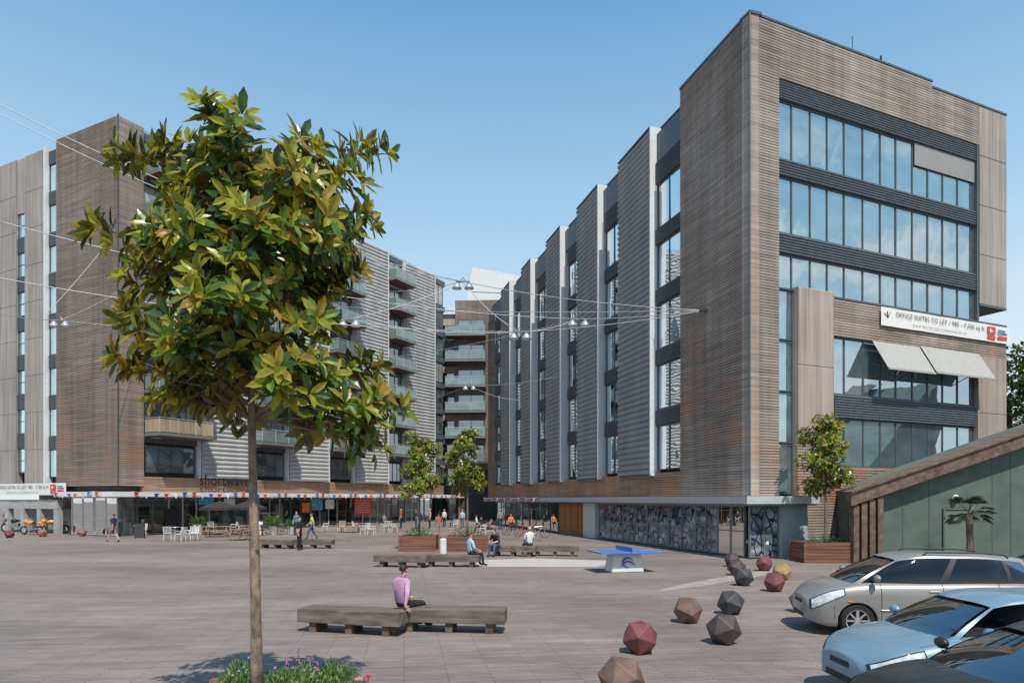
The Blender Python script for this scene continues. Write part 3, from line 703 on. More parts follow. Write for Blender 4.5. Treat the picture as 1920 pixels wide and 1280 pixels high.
def tree_from_clumps(label,base,top,r0,clumps,nper,L,group,wts,trunk_mat=m_bark,mind=.14,inner=.35,cat='tree',taper=.75,fmin=.35):
    t_=thing('magnolia_tree' if 'magnolia' in label else 'tree',label,cat,base,group=group,world=True)
    axis=lambda z: Vector(base).lerp(Vector(top),max(0,min(1,(z-base[2])/(top[2]-base[2]))))
    mb=MB(); n=14; pts=[];rs=[]
    for i in range(n+1):
        f=i/n; p=Vector(base).lerp(Vector(top),f)+Vector((.006*math.sin(f*9),.01*math.cos(f*7),0))*(top[2]-base[2])*.15; pts.append(p); rs.append(r0*(1-taper*f)*(1+.04*math.sin(i*2.1)))
    mb.tube(pts,rs,12); mb.build('trunk',trunk_mat,t_,smooth=True)
    bm_=MB(); cm=MB(); allp=[]
    for (c,rad) in clumps:
        c=Vector(c); zb=c.z-abs((c-axis(c.z)).length)*.6-.1; zb=max(zb,base[2]+(top[2]-base[2])*fmin)
        f=(zb-base[2])/(top[2]-base[2]); st=axis(zb) if f<1 else Vector(top)
        rr=max(.008,r0*(.28-.18*min(1,f)))
        cp=curve_pts(st,c,.1*(c-st).length); bm_.tube(cp,[rr*(1-.7*k/6) for k in range(7)],6)
        m=0;tries=0; k=max(3,int(nper*rad[0]*rad[2]))
        while m<k and tries<k*14:
            tries+=1
            v=rv(); 
            if random.random()>inner: v=v.normalized()*random.uniform(.72,1.0)
            p=c+Vector((v.x*rad[0],v.y*rad[1],v.z*rad[2]))
            if any((p-q_).length<mind for q_ in allp): continue
            allp.append(p); m+=1
            ax=(p-c)*.8+(p-axis(p.z))*.35+Vector((0,0,.45*rad[2]+.1))+rv()*.12
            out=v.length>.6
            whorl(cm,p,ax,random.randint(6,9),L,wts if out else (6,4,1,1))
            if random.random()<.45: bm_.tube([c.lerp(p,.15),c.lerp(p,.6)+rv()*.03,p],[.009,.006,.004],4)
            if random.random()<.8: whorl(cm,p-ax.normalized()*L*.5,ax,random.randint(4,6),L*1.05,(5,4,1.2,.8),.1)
    bm_.build('branches',trunk_mat,t_,smooth=True)
    cm.build('crown',LM,t_,recalc=False)
    return t_
D0=7.0; px=D0/F
raw=[(400,218,34,38),(452,240,26,22),(250,294,32,22),(335,288,44,30),(432,305,60,42),(562,290,50,34),(645,272,38,24),(705,290,28,16),
(400,378,86,48),(560,352,70,40),(655,345,30,26),(188,428,34,18),(262,452,50,32),(360,460,80,44),(500,452,90,46),(612,428,56,38),(678,405,24,32),
(287,520,46,28),(425,555,88,48),(560,535,74,42),(645,502,36,30),(252,588,42,24),(340,635,68,36),(466,652,84,40),(602,610,48,32),
(256,675,40,22),(392,726,84,34),(552,714,76,40),(672,705,52,38),(720,758,38,28),(646,788,56,34),(694,836,38,18),(578,792,42,24),(452,778,38,18),(304,732,38,18)]
cl_=[]
for (u,v,a_,b__) in raw:
    ew=min(1,abs(u-460)/320)
    for dy in ((-.5,.5) if a_>55 else (random.uniform(-.6,.6),)):
        dy=(dy+random.uniform(-.25,.25))*math.sqrt(max(.08,1-ew**2))
        cl_.append((W(u,v,D0+dy),(a_*px,min(.42,(a_+b__)*.5*px*1.1),b__*px)))
base=Vector(((481-960)/F*D0,D0,.56)); top=W(466,260,D0)
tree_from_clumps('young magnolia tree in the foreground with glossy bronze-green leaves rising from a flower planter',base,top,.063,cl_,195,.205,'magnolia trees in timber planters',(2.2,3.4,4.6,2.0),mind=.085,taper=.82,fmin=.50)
def small_tree(label,base,hgt,spread,seed,L=.22,wts=(1.5,4,5,1.2),n=18,group='magnolia trees in timber planters'):
    random.seed(seed); cs=[]
    for k in range(n):
        f=.42+.55*(k+.5)/n; rr=spread*(1-abs(f-.58)*1.35)
        a=random.uniform(0,6.28); q=random.uniform(.15,.95)*max(.15,rr)
        cs.append((Vector(base)+Vector((math.cos(a)*q,math.sin(a)*q,hgt*f)),(spread*.36,spread*.36,spread*.28)))
    return tree_from_clumps(label,Vector(base),Vector(base)+Vector((.05,0,hgt*.93)),.06,cs,85,L,group,wts,m_barks,mind=.14,inner=.4)
pR_=G(1547,1052)+Vector((0,0,.72)); small_tree('small magnolia tree in the brown planter against the office block corner',pR_,5.4,1.2,3,n=22)
pA=G(786,1031)+Vector((0,0,.7)); small_tree('slender magnolia tree in the left of the two courtyard planters',pA,5.3,1.2,5)
pB=G(876,1032)+Vector((0,0,.7)); small_tree('slender magnolia tree in the right of the two courtyard planters',pB,5.6,1.15,9)
def planter(loc,w_,dp,h,label,rz=0):
    t_=thing('planter',label,'planter',loc,rz,'brown timber planters')
    mb=MB(); n=6; hw,hd=w_/2,dp/2; bh=h/n
    for k in range(n):
        z0=k*bh+.008; z1=(k+1)*bh-.004
        mb.box((-hw,-hd,z0),(hw,-hd+.06,z1)); mb.box((-hw,hd-.06,z0),(hw,hd,z1)); mb.box((-hw,-hd+.061,z0),(-hw+.06,hd-.061,z1)); mb.box((hw-.06,-hd+.061,z0),(hw,hd-.061,z1))
    mb.build('boards',m_planter,t_)
    for sx in (-1,1):
        for sy in (-1,1): mb=MB(); mb.box((sx*hw-.05,sy*hd-.05,0),(sx*hw+.05,sy*hd+.05,h+.01)); mb.build('corner_post',m_planter,t_)
    mb=MB(); mb.box((-hw+.065,-hd+.065,.02),(hw-.065,hd-.065,h-.06)); mb.build('soil',m_soil,t_)
    return t_
planter((base.x,D0,0),1.5,1.5,.60,'timber planter box holding the foreground magnolia and flowers')
planter((pR_.x,pR_.y,0),2.35,1.5,.85,'brown timber planter beside the office block and shed')
planter((pA.x,pA.y,0),1.8,1.6,.78,'left of two timber planters in mid courtyard')
planter((pB.x,pB.y,0),2.0,1.6,.78,'right of two timber planters in mid courtyard')
m_sh=[leafmat('shrub_green',(.06,.15,.025),(.07,.13,.03),.25,.5),leafmat('shrub_light',(.16,.26,.06),(.12,.18,.06),.3,.5)]
def shrub(name,label,loc,rad,n,L,mats=m_sh,cat='plant',group=None,kind=None):
    mb=MB()
    for k in range(n):
        v=rv(); v.z=abs(v.z); p=Vector(loc)+Vector((v.x*rad[0],v.y*rad[1],v.z*rad[2]))
        d=(v+rv()*.7+Vector((0,0,.5))); leaf(mb,p,d,rv(),L*random.uniform(.6,1.3),L*.4,random.randint(0,len(mats)-1),.2)
    for k in range(6):
        a=random.uniform(0,6.28); q=Vector(loc)+Vector((math.cos(a)*rad[0]*.6,math.sin(a)*rad[1]*.6,rad[2]*.7)); mb.tube([Vector(loc),q],.006,4)
    o=mb.build(name,mats,None,origin=loc,recalc=False); props(o,label,cat,group,kind); return o
shrub('shrub','low green shrub under the left courtyard tree',(pA.x,pA.y,.7),(.75,.6,.5),260,.12)
shrub('shrub','low green shrub under the right courtyard tree',(pB.x,pB.y,.7),(.8,.6,.5),260,.12)
shrub('shrub','low green planting under the tree beside the office block',(pR_.x,pR_.y,.78),(.9,.5,.25),180,.1)
random.seed(11)
mb=MB()
for k in range(17):
    cx=random.uniform(-.5,1.05); cy=random.uniform(-.1,.75); rr=random.uniform(.14,.26); hh=random.uniform(.14,.34)
    for j in range(170):
        v=rv(); v.z=abs(v.z); p=Vector((base.x+cx+v.x*rr,D0+cy+v.y*rr,.55+v.z*hh)); leaf(mb,p,v+rv()*.6+Vector((0,0,.6)),rv(),.065*random.uniform(.6,1.5),.024,random.choice((0,1,1)),.2)
    for j in range(7):
        if k%3==0: v=rv(); v.z=abs(v.z); mb.ball(Vector((base.x+cx+v.x*rr,D0+cy+v.y*rr,.58+hh*(.55+.55*v.z))),.010,5,3,2)
o=mb.build('flower_foliage',[m_sh[0],m_sh[1],M('pale_petals',(.60,.30,.55),.6)],None,origin=(base.x,D0,.55),recalc=False); props(o,'loose low bed of green leaves and small flowers around the foreground magnolia trunk','plants',kind='stuff')
m_pur=M('purple_petals',(.38,.16,.42),.6); m_redf=M('red_petals',(.6,.04,.08),.6); m_pinkf=M('pink_petals',(.7,.22,.42),.6)
def spike(loc,h,label):
    t_=thing('flowering_plant',label,'flower',loc,group='purple flower spikes in the foreground planter')
    mb=MB(); mb.tube([(0,0,0),(.01,.01,h*.5),(.03,0,h)],.004,5); mb.build('stem',m_sh[0],t_)
    mb=MB()
    for k in range(16):
        z=h*random.uniform(.6,1.0); a=random.uniform(0,6.28); r=.028*(1.2-z/h); mb.ball(Vector((.02+r*math.cos(a),r*math.sin(a),z)),.009,5,3)
    mb.build('petals',m_pur,t_)
for (u,v,h) in ((555,1214,.42),(535,1232,.34),(575,1228,.34),(592,1242,.28),(512,1250,.25)):
    p=W(u,v,7.3); spike((p.x,7.3,p.z-h),h,'purple flower spike at the back of the foreground planter, among five')
def bloom(loc,label,mat):
    t_=thing('flowering_plant',label,'flower',loc)
    mb=MB()
    for k in range(22): v=rv(); mb.ball(Vector((v.x*.04,v.y*.04,v.z*.025)),.011,5,3)
    mb.build('petals',mat,t_); mb=MB(); mb.tube([(0,0,-.25),(0,0,0)],.004,4); mb.build('stem',m_sh[0],t_)
for (u,v,m_,l) in ((690,1266,m_redf,'red flower head at the right end of the foreground planter'),(672,1272,m_pinkf,'pink flower head beside the red one in the foreground planter')):
    p=W(u,v,7.1); bloom(p,l,m_)
random.seed(21)
bt=thing('tree','tall dark green leafy tree rising behind the shed at the right edge','tree',(32,44,0),world=True)
mb=MB(); mb.tube([(32,44,0),(32.1,44,5),(32,44,9)],[.35,.28,.15],10); mb.build('trunk',m_bark,bt)
mb=MB()
for k in range(46):
    c=Vector((33.3,44,8.0))+Vector((random.uniform(-2.6,3.5),random.uniform(-2.5,2.5),random.uniform(-4.2,4.0)))
    for j in range(190):
        v=rv().normalized()*random.uniform(.5,1.05); p=c+Vector((v.x*1.2,v.y*1.2,v.z*.9)); leaf(mb,p,v+rv()*.6,rv()+Vector((0,0,1)),.28,.2,random.choice((0,0,1)),.1)
mb.build('crown',[leafmat('far_leaf',(.03,.07,.015),(.03,.06,.02),.15,.5),m_sh[0]],bt,recalc=False)
random.seed(4)
pp=Vector((17.8,26.6,0)); pm=thing('palm_tree','small fan palm standing before the green shed wall','tree',pp)
mb=MB(); mb.tube([(0,0,0),(.03,0,1.0),(0,0,2.1)],[.13,.11,.12],9); mb.build('trunk',m_beam,pm)
mb=MB()
for k in range(18):
    a=k*2.4; e=random.uniform(-.5,1.1); d=Vector((math.cos(a)*math.cos(e),math.sin(a)*math.cos(e),math.sin(e))); s_=Vector((0,0,2.1)); t1=s_+d*.5; mb.tube([s_,t1],.012,4)
    sd_=d.cross(Vector((0,0,1))).normalized()
    for j in range(-6,7):
        dd=(d*math.cos(j*.17)+sd_*math.sin(j*.17)).normalized(); leaf(mb,t1,dd,Vector((0,0,1)),.45,.05,0,.35)
mb.build('crown',[leafmat('palm_leaf',(.03,.05,.018),(.03,.05,.02),.1,.5)],pm,recalc=False)

# ---------------------------------------------------------------- benches
m_bench=boards('weathered_bench_timber',(.085,.07,.06),(.135,.115,.10),(.20,.175,.155),(.8,8,8))
def bench_geo():
    t_=thing('timber_bench','x','bench',(0,0,0),group='long heavy timber benches on the square')
    for (cx,cy,L,rz) in ((-.90,-.02,2.2,R(-13)),(1.02,.18,2.25,R(-5))):
        M_=Matrix.Translation((cx,cy,0))@Matrix.Rotation(rz,4,'Z')
        mb=MB()
        for k in range(3): mb.box((-L/2+.01*k,-.30+k*.201,.20),(L/2-.012*k,-.30+k*.201+.194,.47),0,M_)
        o=mb.build('seat',m_bench,t_)
        bv=o.modifiers.new('b','BEVEL'); bv.width=.012; bv.segments=2
        for x in (-L*.36,L*.36,0):
            mb=MB(); mb.box((x-.07,-.24,0),(x+.07,.24,.198),0,M_); mb.build('leg',m_beam,t_)
    return t_
b0=bench_geo(); b0.location=(-2.25,13.6,0); b0.rotation_euler=(0,0,R(-2)); b0['label']='nearest long timber bench with a man in a pink shirt sitting on it'
dup(b0,G(795,1064)+Vector((0,.4,0)),R(-2),'timber bench in front of the courtyard planters with a light blue shirt sitter')
dup(b0,G(548,1028)+Vector((0,.3,0)),R(-4),'timber bench on the left part of the square near the standing man')
dup(b0,G(1000,1043)+Vector((0,.4,0)),R(-3),'timber bench just left of the table tennis table')

# ---------------------------------------------------------------- icosahedra
m_ic={'maroon':M('maroon_iron',(.15,.045,.048),.6,var=.25,scale=5,obj=True),'brown':M('brown_iron',(.15,.09,.07),.6,var=.3,scale=5,obj=True),
 'dark':M('charcoal_iron',(.045,.045,.05),.55,var=.25,scale=5,obj=True),'umber':M('umber_iron',(.065,.048,.045),.55,var=.25,scale=5,obj=True),'gold':M('ochre_iron',(.30,.21,.085),.6,var=.2,scale=5,obj=True),'rust':M('rust_iron',(.26,.11,.065),.6,var=.2,scale=5,obj=True)}
def ico(u,vb,r,c,label,k):
    bm=bmesh.new(); bmesh.ops.create_icosphere(bm,subdivisions=1,radius=r)
    f=min(bm.faces,key=lambda f_:f_.normal.z); q=f.normal.rotation_difference(Vector((0,0,-1)))
    bmesh.ops.rotate(bm,verts=bm.verts,cent=(0,0,0),matrix=q.to_matrix()); bmesh.ops.rotate(bm,verts=bm.verts,cent=(0,0,0),matrix=Matrix.Rotation(k*1.3,3,'Z'))
    zm=min(v.co.z for v in bm.verts); bmesh.ops.translate(bm,verts=bm.verts,vec=(0,0,-zm+.002))
    bmesh.ops.bevel(bm,geom=bm.edges[:],offset=.008,segments=1,affect='EDGES')
    me=bpy.data.meshes.new('icosahedron_bollard'); bm.to_mesh(me); bm.free(); me.materials.append(m_ic[c])
    o=bpy.data.objects.new('icosahedron_bollard',me); COL.objects.link(o)
    p=G(u,vb); p.y+=r*.3; o.location=(p.x*(p.y/(p.y-r*.3)),p.y,0); props(o,label,'bollard','faceted iron icosahedron bollards')
icos=[(1165,1312,'brown','nearest brown faceted bollard, cut by the bottom edge'),(1200,1226,'maroon','large maroon faceted bollard, second nearest'),(1290,1168,'brown','brown faceted bollard left of the charcoal pair'),
(1357,1208,'umber','dark umber faceted bollard right of the large maroon one'),(1370,1152,'dark','charcoal faceted bollard in the middle of the row'),(1452,1109,'maroon','maroon faceted bollard in front of the ochre one'),
(1394,1098,'dark','charcoal faceted bollard left of the maroon one in the far group'),(1381,1078,'umber','umber faceted bollard just behind the far charcoal one'),(1373,1062,'umber','farthest small dark faceted bollard of the row'),
(1433,1070,'maroon','far maroon faceted bollard left of the ochre one'),(1466,1087,'gold','ochre yellow faceted bollard'),(1506,1148,'brown','brown faceted bollard partly behind the silver car nose'),
(18,1008,'maroon','maroon faceted bollard at the far left edge'),(80,1006,'rust','rust orange faceted bollard under the motorcycles'),(154,1005,'rust','small rust faceted bollard right of the motorcycles')]
for k,(u,v,c,l) in enumerate(icos): ico(u,v,.33,c,l,k)

# ---------------------------------------------------------------- table tennis table
m_tt=M('table_blue',(.06,.16,.42),.35,var=.08); m_bs=M('moulded_white',(.58,.60,.60),.5,var=.06)
tb=thing('table_tennis_table','blue outdoor table tennis table on a white moulded base','table',(4.1,25.0,0),R(12))
mb=MB(); mb.box((-1.15,-.76,.70),(1.15,.76,.76)); mb.build('table_top',m_tt,tb)
for a,b_ in (((-1.15,-.76),(1.15,-.74)),((-1.15,.74),(1.15,.76)),((-1.15,-.739),(-1.13,.739)),((1.13,-.739),(1.15,.739)),((-1.129,-.01),(-.05,.01)),((.05,-.01),(1.129,.01))):
    mb=MB(); mb.box((a[0],a[1],.762),(b_[0],b_[1],.764)); mb.build('court_line',m_paper,tb)
mb=MB(); mb.box((-.012,-.82,.77),(.012,.82,.92)); mb.build('net',m_tt,tb)
mb=MB(); P8=[(-.62,-.42,0),(.62,-.42,0),(.62,.42,0),(-.62,.42,0),(-.52,-.36,.70),(.52,-.36,.70),(.52,.36,.70),(-.52,.36,.70)]; mb.hexa([Vector(p) for p in P8]); o=mb.build('base',m_bs,tb); bv=o.modifiers.new('b','BEVEL'); bv.width=.05; bv.segments=3
def yb(z): return -.42+.06*z/.7-.012
mb=MB(); pts=[(.17*math.cos(a_)*1.15,.17*math.sin(a_)+.36) for a_ in [R(20+i*14) for i in range(20)]]
mb.tube([(x,yb(z),z) for x,z in pts],[.035*math.sin(math.pi*(i+1)/21)+.006 for i in range(20)],6); mb.build('emblem',m_tt,tb)
mb=MB(); pts=[(-.28+i*.05,.24+.16*math.sin(i*.28)) for i in range(12)]; mb.tube([(x,yb(z)-.01,z) for x,z in pts],[.03*math.sin(math.pi*(i+1)/13)+.005 for i in range(12)],6)
mb.build('emblem',m_tt,tb)

# ---------------------------------------------------------------- cars
m_tyre=M('tyre_rubber',(.02,.02,.02),.85,var=.2); m_rim=M('alloy',(.50,.51,.53),.3,.6,var=.08)
m_wsg=clear_glass('car_glass',(.10,.13,.13),.06,.6); m_wind=clear_glass('windscreen_glass',(.22,.28,.27),.05,.45)
m_lamp=glass('headlamp_glass',(.66,.68,.70),.25,.25,(1,1,1),sc=(8,8,8)); m_plast=M('black_plastic',(.025,.025,.027),.6,var=.1)
m_seat=M('car_seat_cloth',(.05,.05,.055),.9)
def paint(name,col,metal=.3,coat=.5): return M(name,col,.38,metal,var=.03,coat=coat)
def lerp_tab(tab,x):
    n=len(tab)
    if x<=tab[0][0]: return tab[0][1]
    if x>=tab[-1][0]: return tab[-1][1]
    for i in range(n-1):
        if x<=tab[i+1][0]:
            x0,y0=tab[i];x1,y1=tab[i+1];h=x1-x0;f=(x-x0)/h
            m0=(tab[i+1][1]-tab[max(0,i-1)][1])/(tab[i+1][0]-tab[max(0,i-1)][0]); j=min(n-1,i+2); m1=(tab[j][1]-tab[i][1])/(tab[j][0]-tab[i][0])
            return y0*(1+2*f)*(1-f)**2+h*m0*f*(1-f)**2+y1*f*f*(3-2*f)+h*m1*f*f*(f-1)
def car(label,loc,rz,pm_,L,Wd,Ht,tab,cab,wb,wr=.32,open_win=False,spl=.5,fo=.80,rails=False):
    t_=thing('parked_car',label,'car',loc,rz,'cars parked at the right edge of the square')
    hw=Wd/2; xfw=L/2-fo; xrw=xfw-wb; ar=wr+.045
    def zlow(x):
        z=.19
        for xc in (xfw,xrw):
            dx=abs(x-xc)
            if dx<ar: z=max(z,wr+math.sqrt(ar*ar-dx*dx))
        e_=(abs(x)-(L/2-.25))/.25
        if e_>0: z=max(z,.19+.08*e_)
        return z
    def wid(x):
        f=x/(L/2)
        if f>0:
            k=1-.09*max(0,(f-.55)/.45)**2; e2=max(0,(x-(L/2-.38))/.38); k*=math.sqrt(1-.52*e2**2.6)
        else:
            k=1-.09*max(0,(-f-.65)/.35)**2; e2=max(0,(-x-(L/2-.3))/.3); k*=math.sqrt(1-.45*e2**2.4)
        return hw*k
    xs=[]; n=50
    for i in range(n+1): xs.append(-L/2+L*(.5-.5*math.cos(math.pi*i/n))*.5+L*(i/n)*.5)
    for xc in (xfw,xrw): xs+= [xc+s_*ar*math.cos(R(a)) for s_ in (-1,1) for a in (0.5,8,18,30,45,60,75)]
    xs=sorted(set(round(x,4) for x in xs if -L/2<=x<=L/2))
    lev=[0,.05,.14,.28,.44,.60,.72,.80,.88,.94,.98,1.0]
    yfac=[.92,.96,.98,.992,1.0,1.0,.995,.99,.965,.93,.88,.82]
    def body_pt(x,f,sg,push=0):
        zt=lerp_tab(tab,x); y=0
        for i in range(len(lev)-1):
            if lev[i]<=f<=lev[i+1]: q=(f-lev[i])/(lev[i+1]-lev[i]); y=yfac[i]+(yfac[i+1]-yfac[i])*q
        return Vector((x,sg*(y*wid(x)+push),.19+(zt-.19)*f))
    rows=[]; mb=MB()
    for x in xs:
        zl=zlow(x); zt=lerp_tab(tab,x); w_=wid(x); ring=[(0,zl)]
        for f,y in zip(lev,yfac):
            z=.19+(zt-.19)*f
            if z<zl: z=zl+.002*f
            ring.append((y*w_,z))
        ring+=[(w_*.55,zt+.03),(w_*.25,zt+.045),(0,zt+.048)]
        full=[(y,z) for y,z in ring]+[(-y,z) for y,z in ring[-2:0:-1]]
        rows.append(len(mb.v)); mb.v+=[Vector((x,y,z)) for y,z in full]; m_=len(full)
    for i in range(len(xs)-1):
        for j in range(m_):
            a,b_=rows[i],rows[i+1]; mb.f.append([a+j,a+(j+1)%m_,b_+(j+1)%m_,b_+j]); mb.m.append(0)
    for base_row,sgx in ((rows[-1],1),(rows[0],-1)):
        prevb=base_row; zc=.45
        for k_,(dx,sc_) in enumerate(((.035,.93),(.055,.80))):
            nb=len(mb.v)
            for j in range(m_):
                p=mb.v[base_row+j]; mb.v.append(Vector((p.x+sgx*dx,p.y*sc_,zc+(p.z-zc)*sc_)))
            for j in range(m_): mb.f.append([prevb+j,prevb+(j+1)%m_,nb+(j+1)%m_,nb+j]); mb.m.append(0)
            prevb=nb
        mb.f.append([prevb+j for j in range(m_)]); mb.m.append(0)
    mb.build('body',pm_,t_,smooth=True,angle=40)
    xf,xft,xrt,xr=cab; zb=lerp_tab(tab,0); wbm=hw*.885; wrm=hw*.68
    def side(tx,tz,sg,push=0):
        ztop=Ht-.05-.09*max(0,(.30-tx)/.30)**2-.09*max(0,(tx-.55)/.45)**2
        xb=xf+(xr-xf)*tx; xt=xft+(xrt-xft)*tx; x=xb+(xt-xb)*tz+.05*math.sin(math.pi*tz)*(1-2*tx)
        zbl=lerp_tab(tab,max(tab[0][0]+.2,min(xb,.9)))-.02; z=zbl+(ztop-zbl)*tz
        y=wbm+(wrm-wbm)*(tz**1.6); y*= (1-.10*abs(2*tx-1)**3)
        return Vector((x,sg*(y+push),z))
    def patch(mb,fn,u0,u1,v0,v1,nu=6,nv=4,mi=0):
        b=len(mb.v)
        for i in range(nu+1):
            for j in range(nv+1): mb.v.append(fn(u0+(u1-u0)*i/nu,v0+(v1-v0)*j/nv))
        for i in range(nu):
            for j in range(nv):
                q=b+i*(nv+1)+j; mb.f.append([q,q+1,q+nv+2,q+nv+1]); mb.m.append(mi)
    for sg in (-1,1):
        fn=lambda a,b_:side(a,b_,sg,.004)
        fr=MB(); patch(fr,fn,0,.035,0,1,2,8); patch(fr,fn,.95,1,0,1,2,8); patch(fr,fn,.035,.95,.93,1,14,2); fr.build('pillar_frame',pm_,t_,smooth=True,recalc=False)
        fr=MB(); patch(fr,fn,spl-.02,spl+.02,0,.93,2,6); fr.build('door_pillar',m_plast,t_,smooth=True,recalc=False)
        fr=MB(); patch(fr,fn,.035,.95,0,.04,14,1); fr.build('window_seal',m_plast,t_,recalc=False)
        fr=MB(); patch(fr,fn,.80,.825,.04,.93,1,6); fr.build('door_pillar',m_plast,t_,recalc=False)
        for wi,(a,b_) in enumerate([(.035,spl-.02),(spl+.02,.80),(.825,.95)]):
            if open_win and sg==1 and wi==0: continue
            g_=MB(); patch(g_,lambda p,q:side(p,q,sg,-.002),a,b_,.04,.93,8,6); g_.build('side_window',m_wsg,t_,smooth=True,recalc=False)
        if rails:
            g_=MB(); g_.tube([side(.22,.99,sg,-.03)+Vector((0,0,.03))]+[side(.25+.6*i/8,1,sg,-.03)+Vector((0,0,.07)) for i in range(9)]+[side(.88,.99,sg,-.03)+Vector((0,0,.03))],.017,6); g_.build('roof_rail',m_plast,t_)
    def cross(tx):
        def fn(ty,tz):
            a=side(tx,tz,1); sg=2*ty-1; bul=(1-sg*sg)*.13*(1 if tx<.5 else -.8)
            return Vector((a.x+bul,a.y*sg,a.z+(1-sg*sg)*.03))
        return fn
    g_=MB(); patch(g_,cross(0),.03,.97,.0,.95,10,7); g_.build('windscreen',m_wind,t_,smooth=True,recalc=False)
    g_=MB(); patch(g_,cross(1),.05,.95,.15,.92,8,5); g_.build('rear_window',m_wsg,t_,smooth=True,recalc=False)
    g_=MB(); patch(g_,cross(1),0,1,0,.15,8,2); patch(g_,cross(1),0,1,.92,1,8,2); g_.build('tailgate_edge',pm_,t_,smooth=True,recalc=False)
    g_=MB()
    def roof(tx,ty):
        a=side(tx,1,1); sg=2*ty-1; x=a.x+(1-sg*sg)*.13*(1-2*tx); return Vector((x,a.y*sg,a.z+.045*(1-sg**4)))
    patch(g_,roof,0,1,0,1,14,12); g_.build('roof',pm_,t_,smooth=True,recalc=False)
    g_=MB(); g_.box((xr+.25,-wbm+.12,zb+.0),(xf-.25,wbm-.12,zb+.055)); g_.build('cabin_floor',m_plast,t_)
    g_=MB(); g_.box((xf-.55,-wbm+.14,zb+.056),(xf-.12,wbm-.14,zb+.085)); g_.build('dashboard',m_plast,t_)
    for sg in (-1,1):
        for xx in (xf-1.15,xf-2.0):
            if xx<xr+.35: continue
            g_=MB(); M_=Matrix.Translation((xx,sg*.36,zb+.04))@Matrix.Rotation(R(-10),4,'Y'); g_.box((-.07,-.22,0),(.07,.22,.28),0,M_); o=g_.build('seat',m_seat,t_); bv=o.modifiers.new('b','BEVEL'); bv.width=.05; bv.segments=3
            g_=MB(); g_.box((-.05,-.12,.29),(.05,.12,.40),0,M_); o=g_.build('headrest',m_seat,t_); bv=o.modifiers.new('b','BEVEL'); bv.width=.03; bv.segments=2
    g_=MB(); g_.tube([Vector((xf-.62+.05*math.cos(a),-.36+.17*math.cos(a),zb+.10+.13*math.sin(a))) for a in [R(30*i) for i in range(13)]],.014,6); g_.build('steering_wheel',m_plast,t_)
    for xc in (xfw,xrw):
        for sg in (-1,1):
            yc=sg*(hw-.115); ww=.10
            g_=MB(); prof=[(wr*.70,-ww),(wr*.93,-ww),(wr,-ww*.6),(wr,ww*.6),(wr*.93,ww),(wr*.70,ww),(wr*.6,0),(wr*.70,-ww)]
            g_.lathe(prof,(xc,yc,wr+.002),30,axis='Y'); wo=g_.build('wheel',m_tyre,t_,smooth=True,angle=50)
            g_=MB(); yo=yc+sg*ww*.7
            g_.lathe([(wr*.71,.0),(wr*.69,.02*sg),(wr*.63,.01*sg),(wr*.60,-.05*sg)],(xc,yo,wr),30,axis='Y')
            g_.lathe([(0,.01*sg),(.045,.01*sg),(.06,-.02*sg)],(xc,yo,wr),12,axis='Y')
            for k in range(8):
                a=k*2*math.pi/8; g_.bar((xc+.04*math.cos(a),yo-.01*sg,wr+.04*math.sin(a)),(xc+wr*.64*math.cos(a),yo+.0,wr+wr*.64*math.sin(a)),.05,.03)
            g_.build('rim',m_rim,wo,smooth=True,angle=30)
            g_=MB(); g_.lathe([(0,0),(wr*.66,0)],(xc,yc,wr),20,axis='Y'); g_.build('brake_disc',m_plast,wo)
    for sg in (-1,1):
        def hl(a,b_,ps=.006,f0a=.60,f1a=.93):
            x=L/2-.58+.575*a; f0=f0a+.20*(1-a); f1=f1a
            p=body_pt(x,f0+(f1-f0)*b_,sg,ps); p.x+=.004; return p
        g_=MB(); patch(g_,lambda a,b_:hl(a,b_,.003,.575,.95),0,1,0,1,12,6); g_.build('headlight_surround',m_plast,t_,smooth=True,recalc=False)
        g_=MB(); patch(g_,lambda a,b_:hl(.04+.92*a,b_,.009),0,1,0,1,12,6); g_.build('headlight',m_lamp,t_,smooth=True,recalc=False)
        g_=MB(); g_.ball((xf-.34,sg*(hw+.075),zb+.09),(.06,.10,.065),14,10); g_.build('wing_mirror',pm_,t_,smooth=True)
        g_=MB(); g_.tube([(xf-.34,sg*(hw*.86),zb+.02),(xf-.34,sg*(hw+.03),zb+.06)],.02,6); g_.build('mirror_arm',m_plast,t_)
        xm=xf+(xr-xf)*spl; xe_=max(xrw+.12,xr+.50)
        for x in (min(xf-.05,xfw-ar-.06),xm,xe_):
            pp_=[body_pt(x,f,sg,.0012) for f in (.05,.14,.28,.44,.6,.72,.80,.88,.94,.98) if .19+(lerp_tab(tab,x)-.19)*f>zlow(x)]
            if len(pp_)>1: g_=MB(); g_.tube(pp_,.0055,4); g_.build('door_gap',m_plast,t_)
        g_=MB(); g_.tube([body_pt(xrw+ar+.05+(xfw-xrw-2*ar-.1)*i/10,.40,sg,.004) for i in range(11)],.020,6); g_.build('side_moulding',pm_,t_)
        g_=MB(); g_.tube([body_pt(xrw+ar+.03+(xfw-xrw-2*ar-.06)*i/10,.03,sg,.0) for i in range(11)],.035,6); g_.build('sill',m_plast,t_)
        g_=MB(); g_.tube([body_pt(xf+.05+(L/2-.55-xf-.05)*i/10,.985,sg,.0) for i in range(11)],.005,4); g_.build('bonnet_gap',m_plast,t_)
        g_=MB(); g_.tube([body_pt(xfw+ar+.06,f,sg,.001) for f in (.2,.3,.44,.56)],.005,4); g_.build('bumper_gap',m_plast,t_)
        g_=MB(); g_.tube([body_pt(xf+.08,.62,sg,.006),body_pt(xf+.15,.62,sg,.006)],.016,6); g_.build('side_indicator',m_orange,t_)
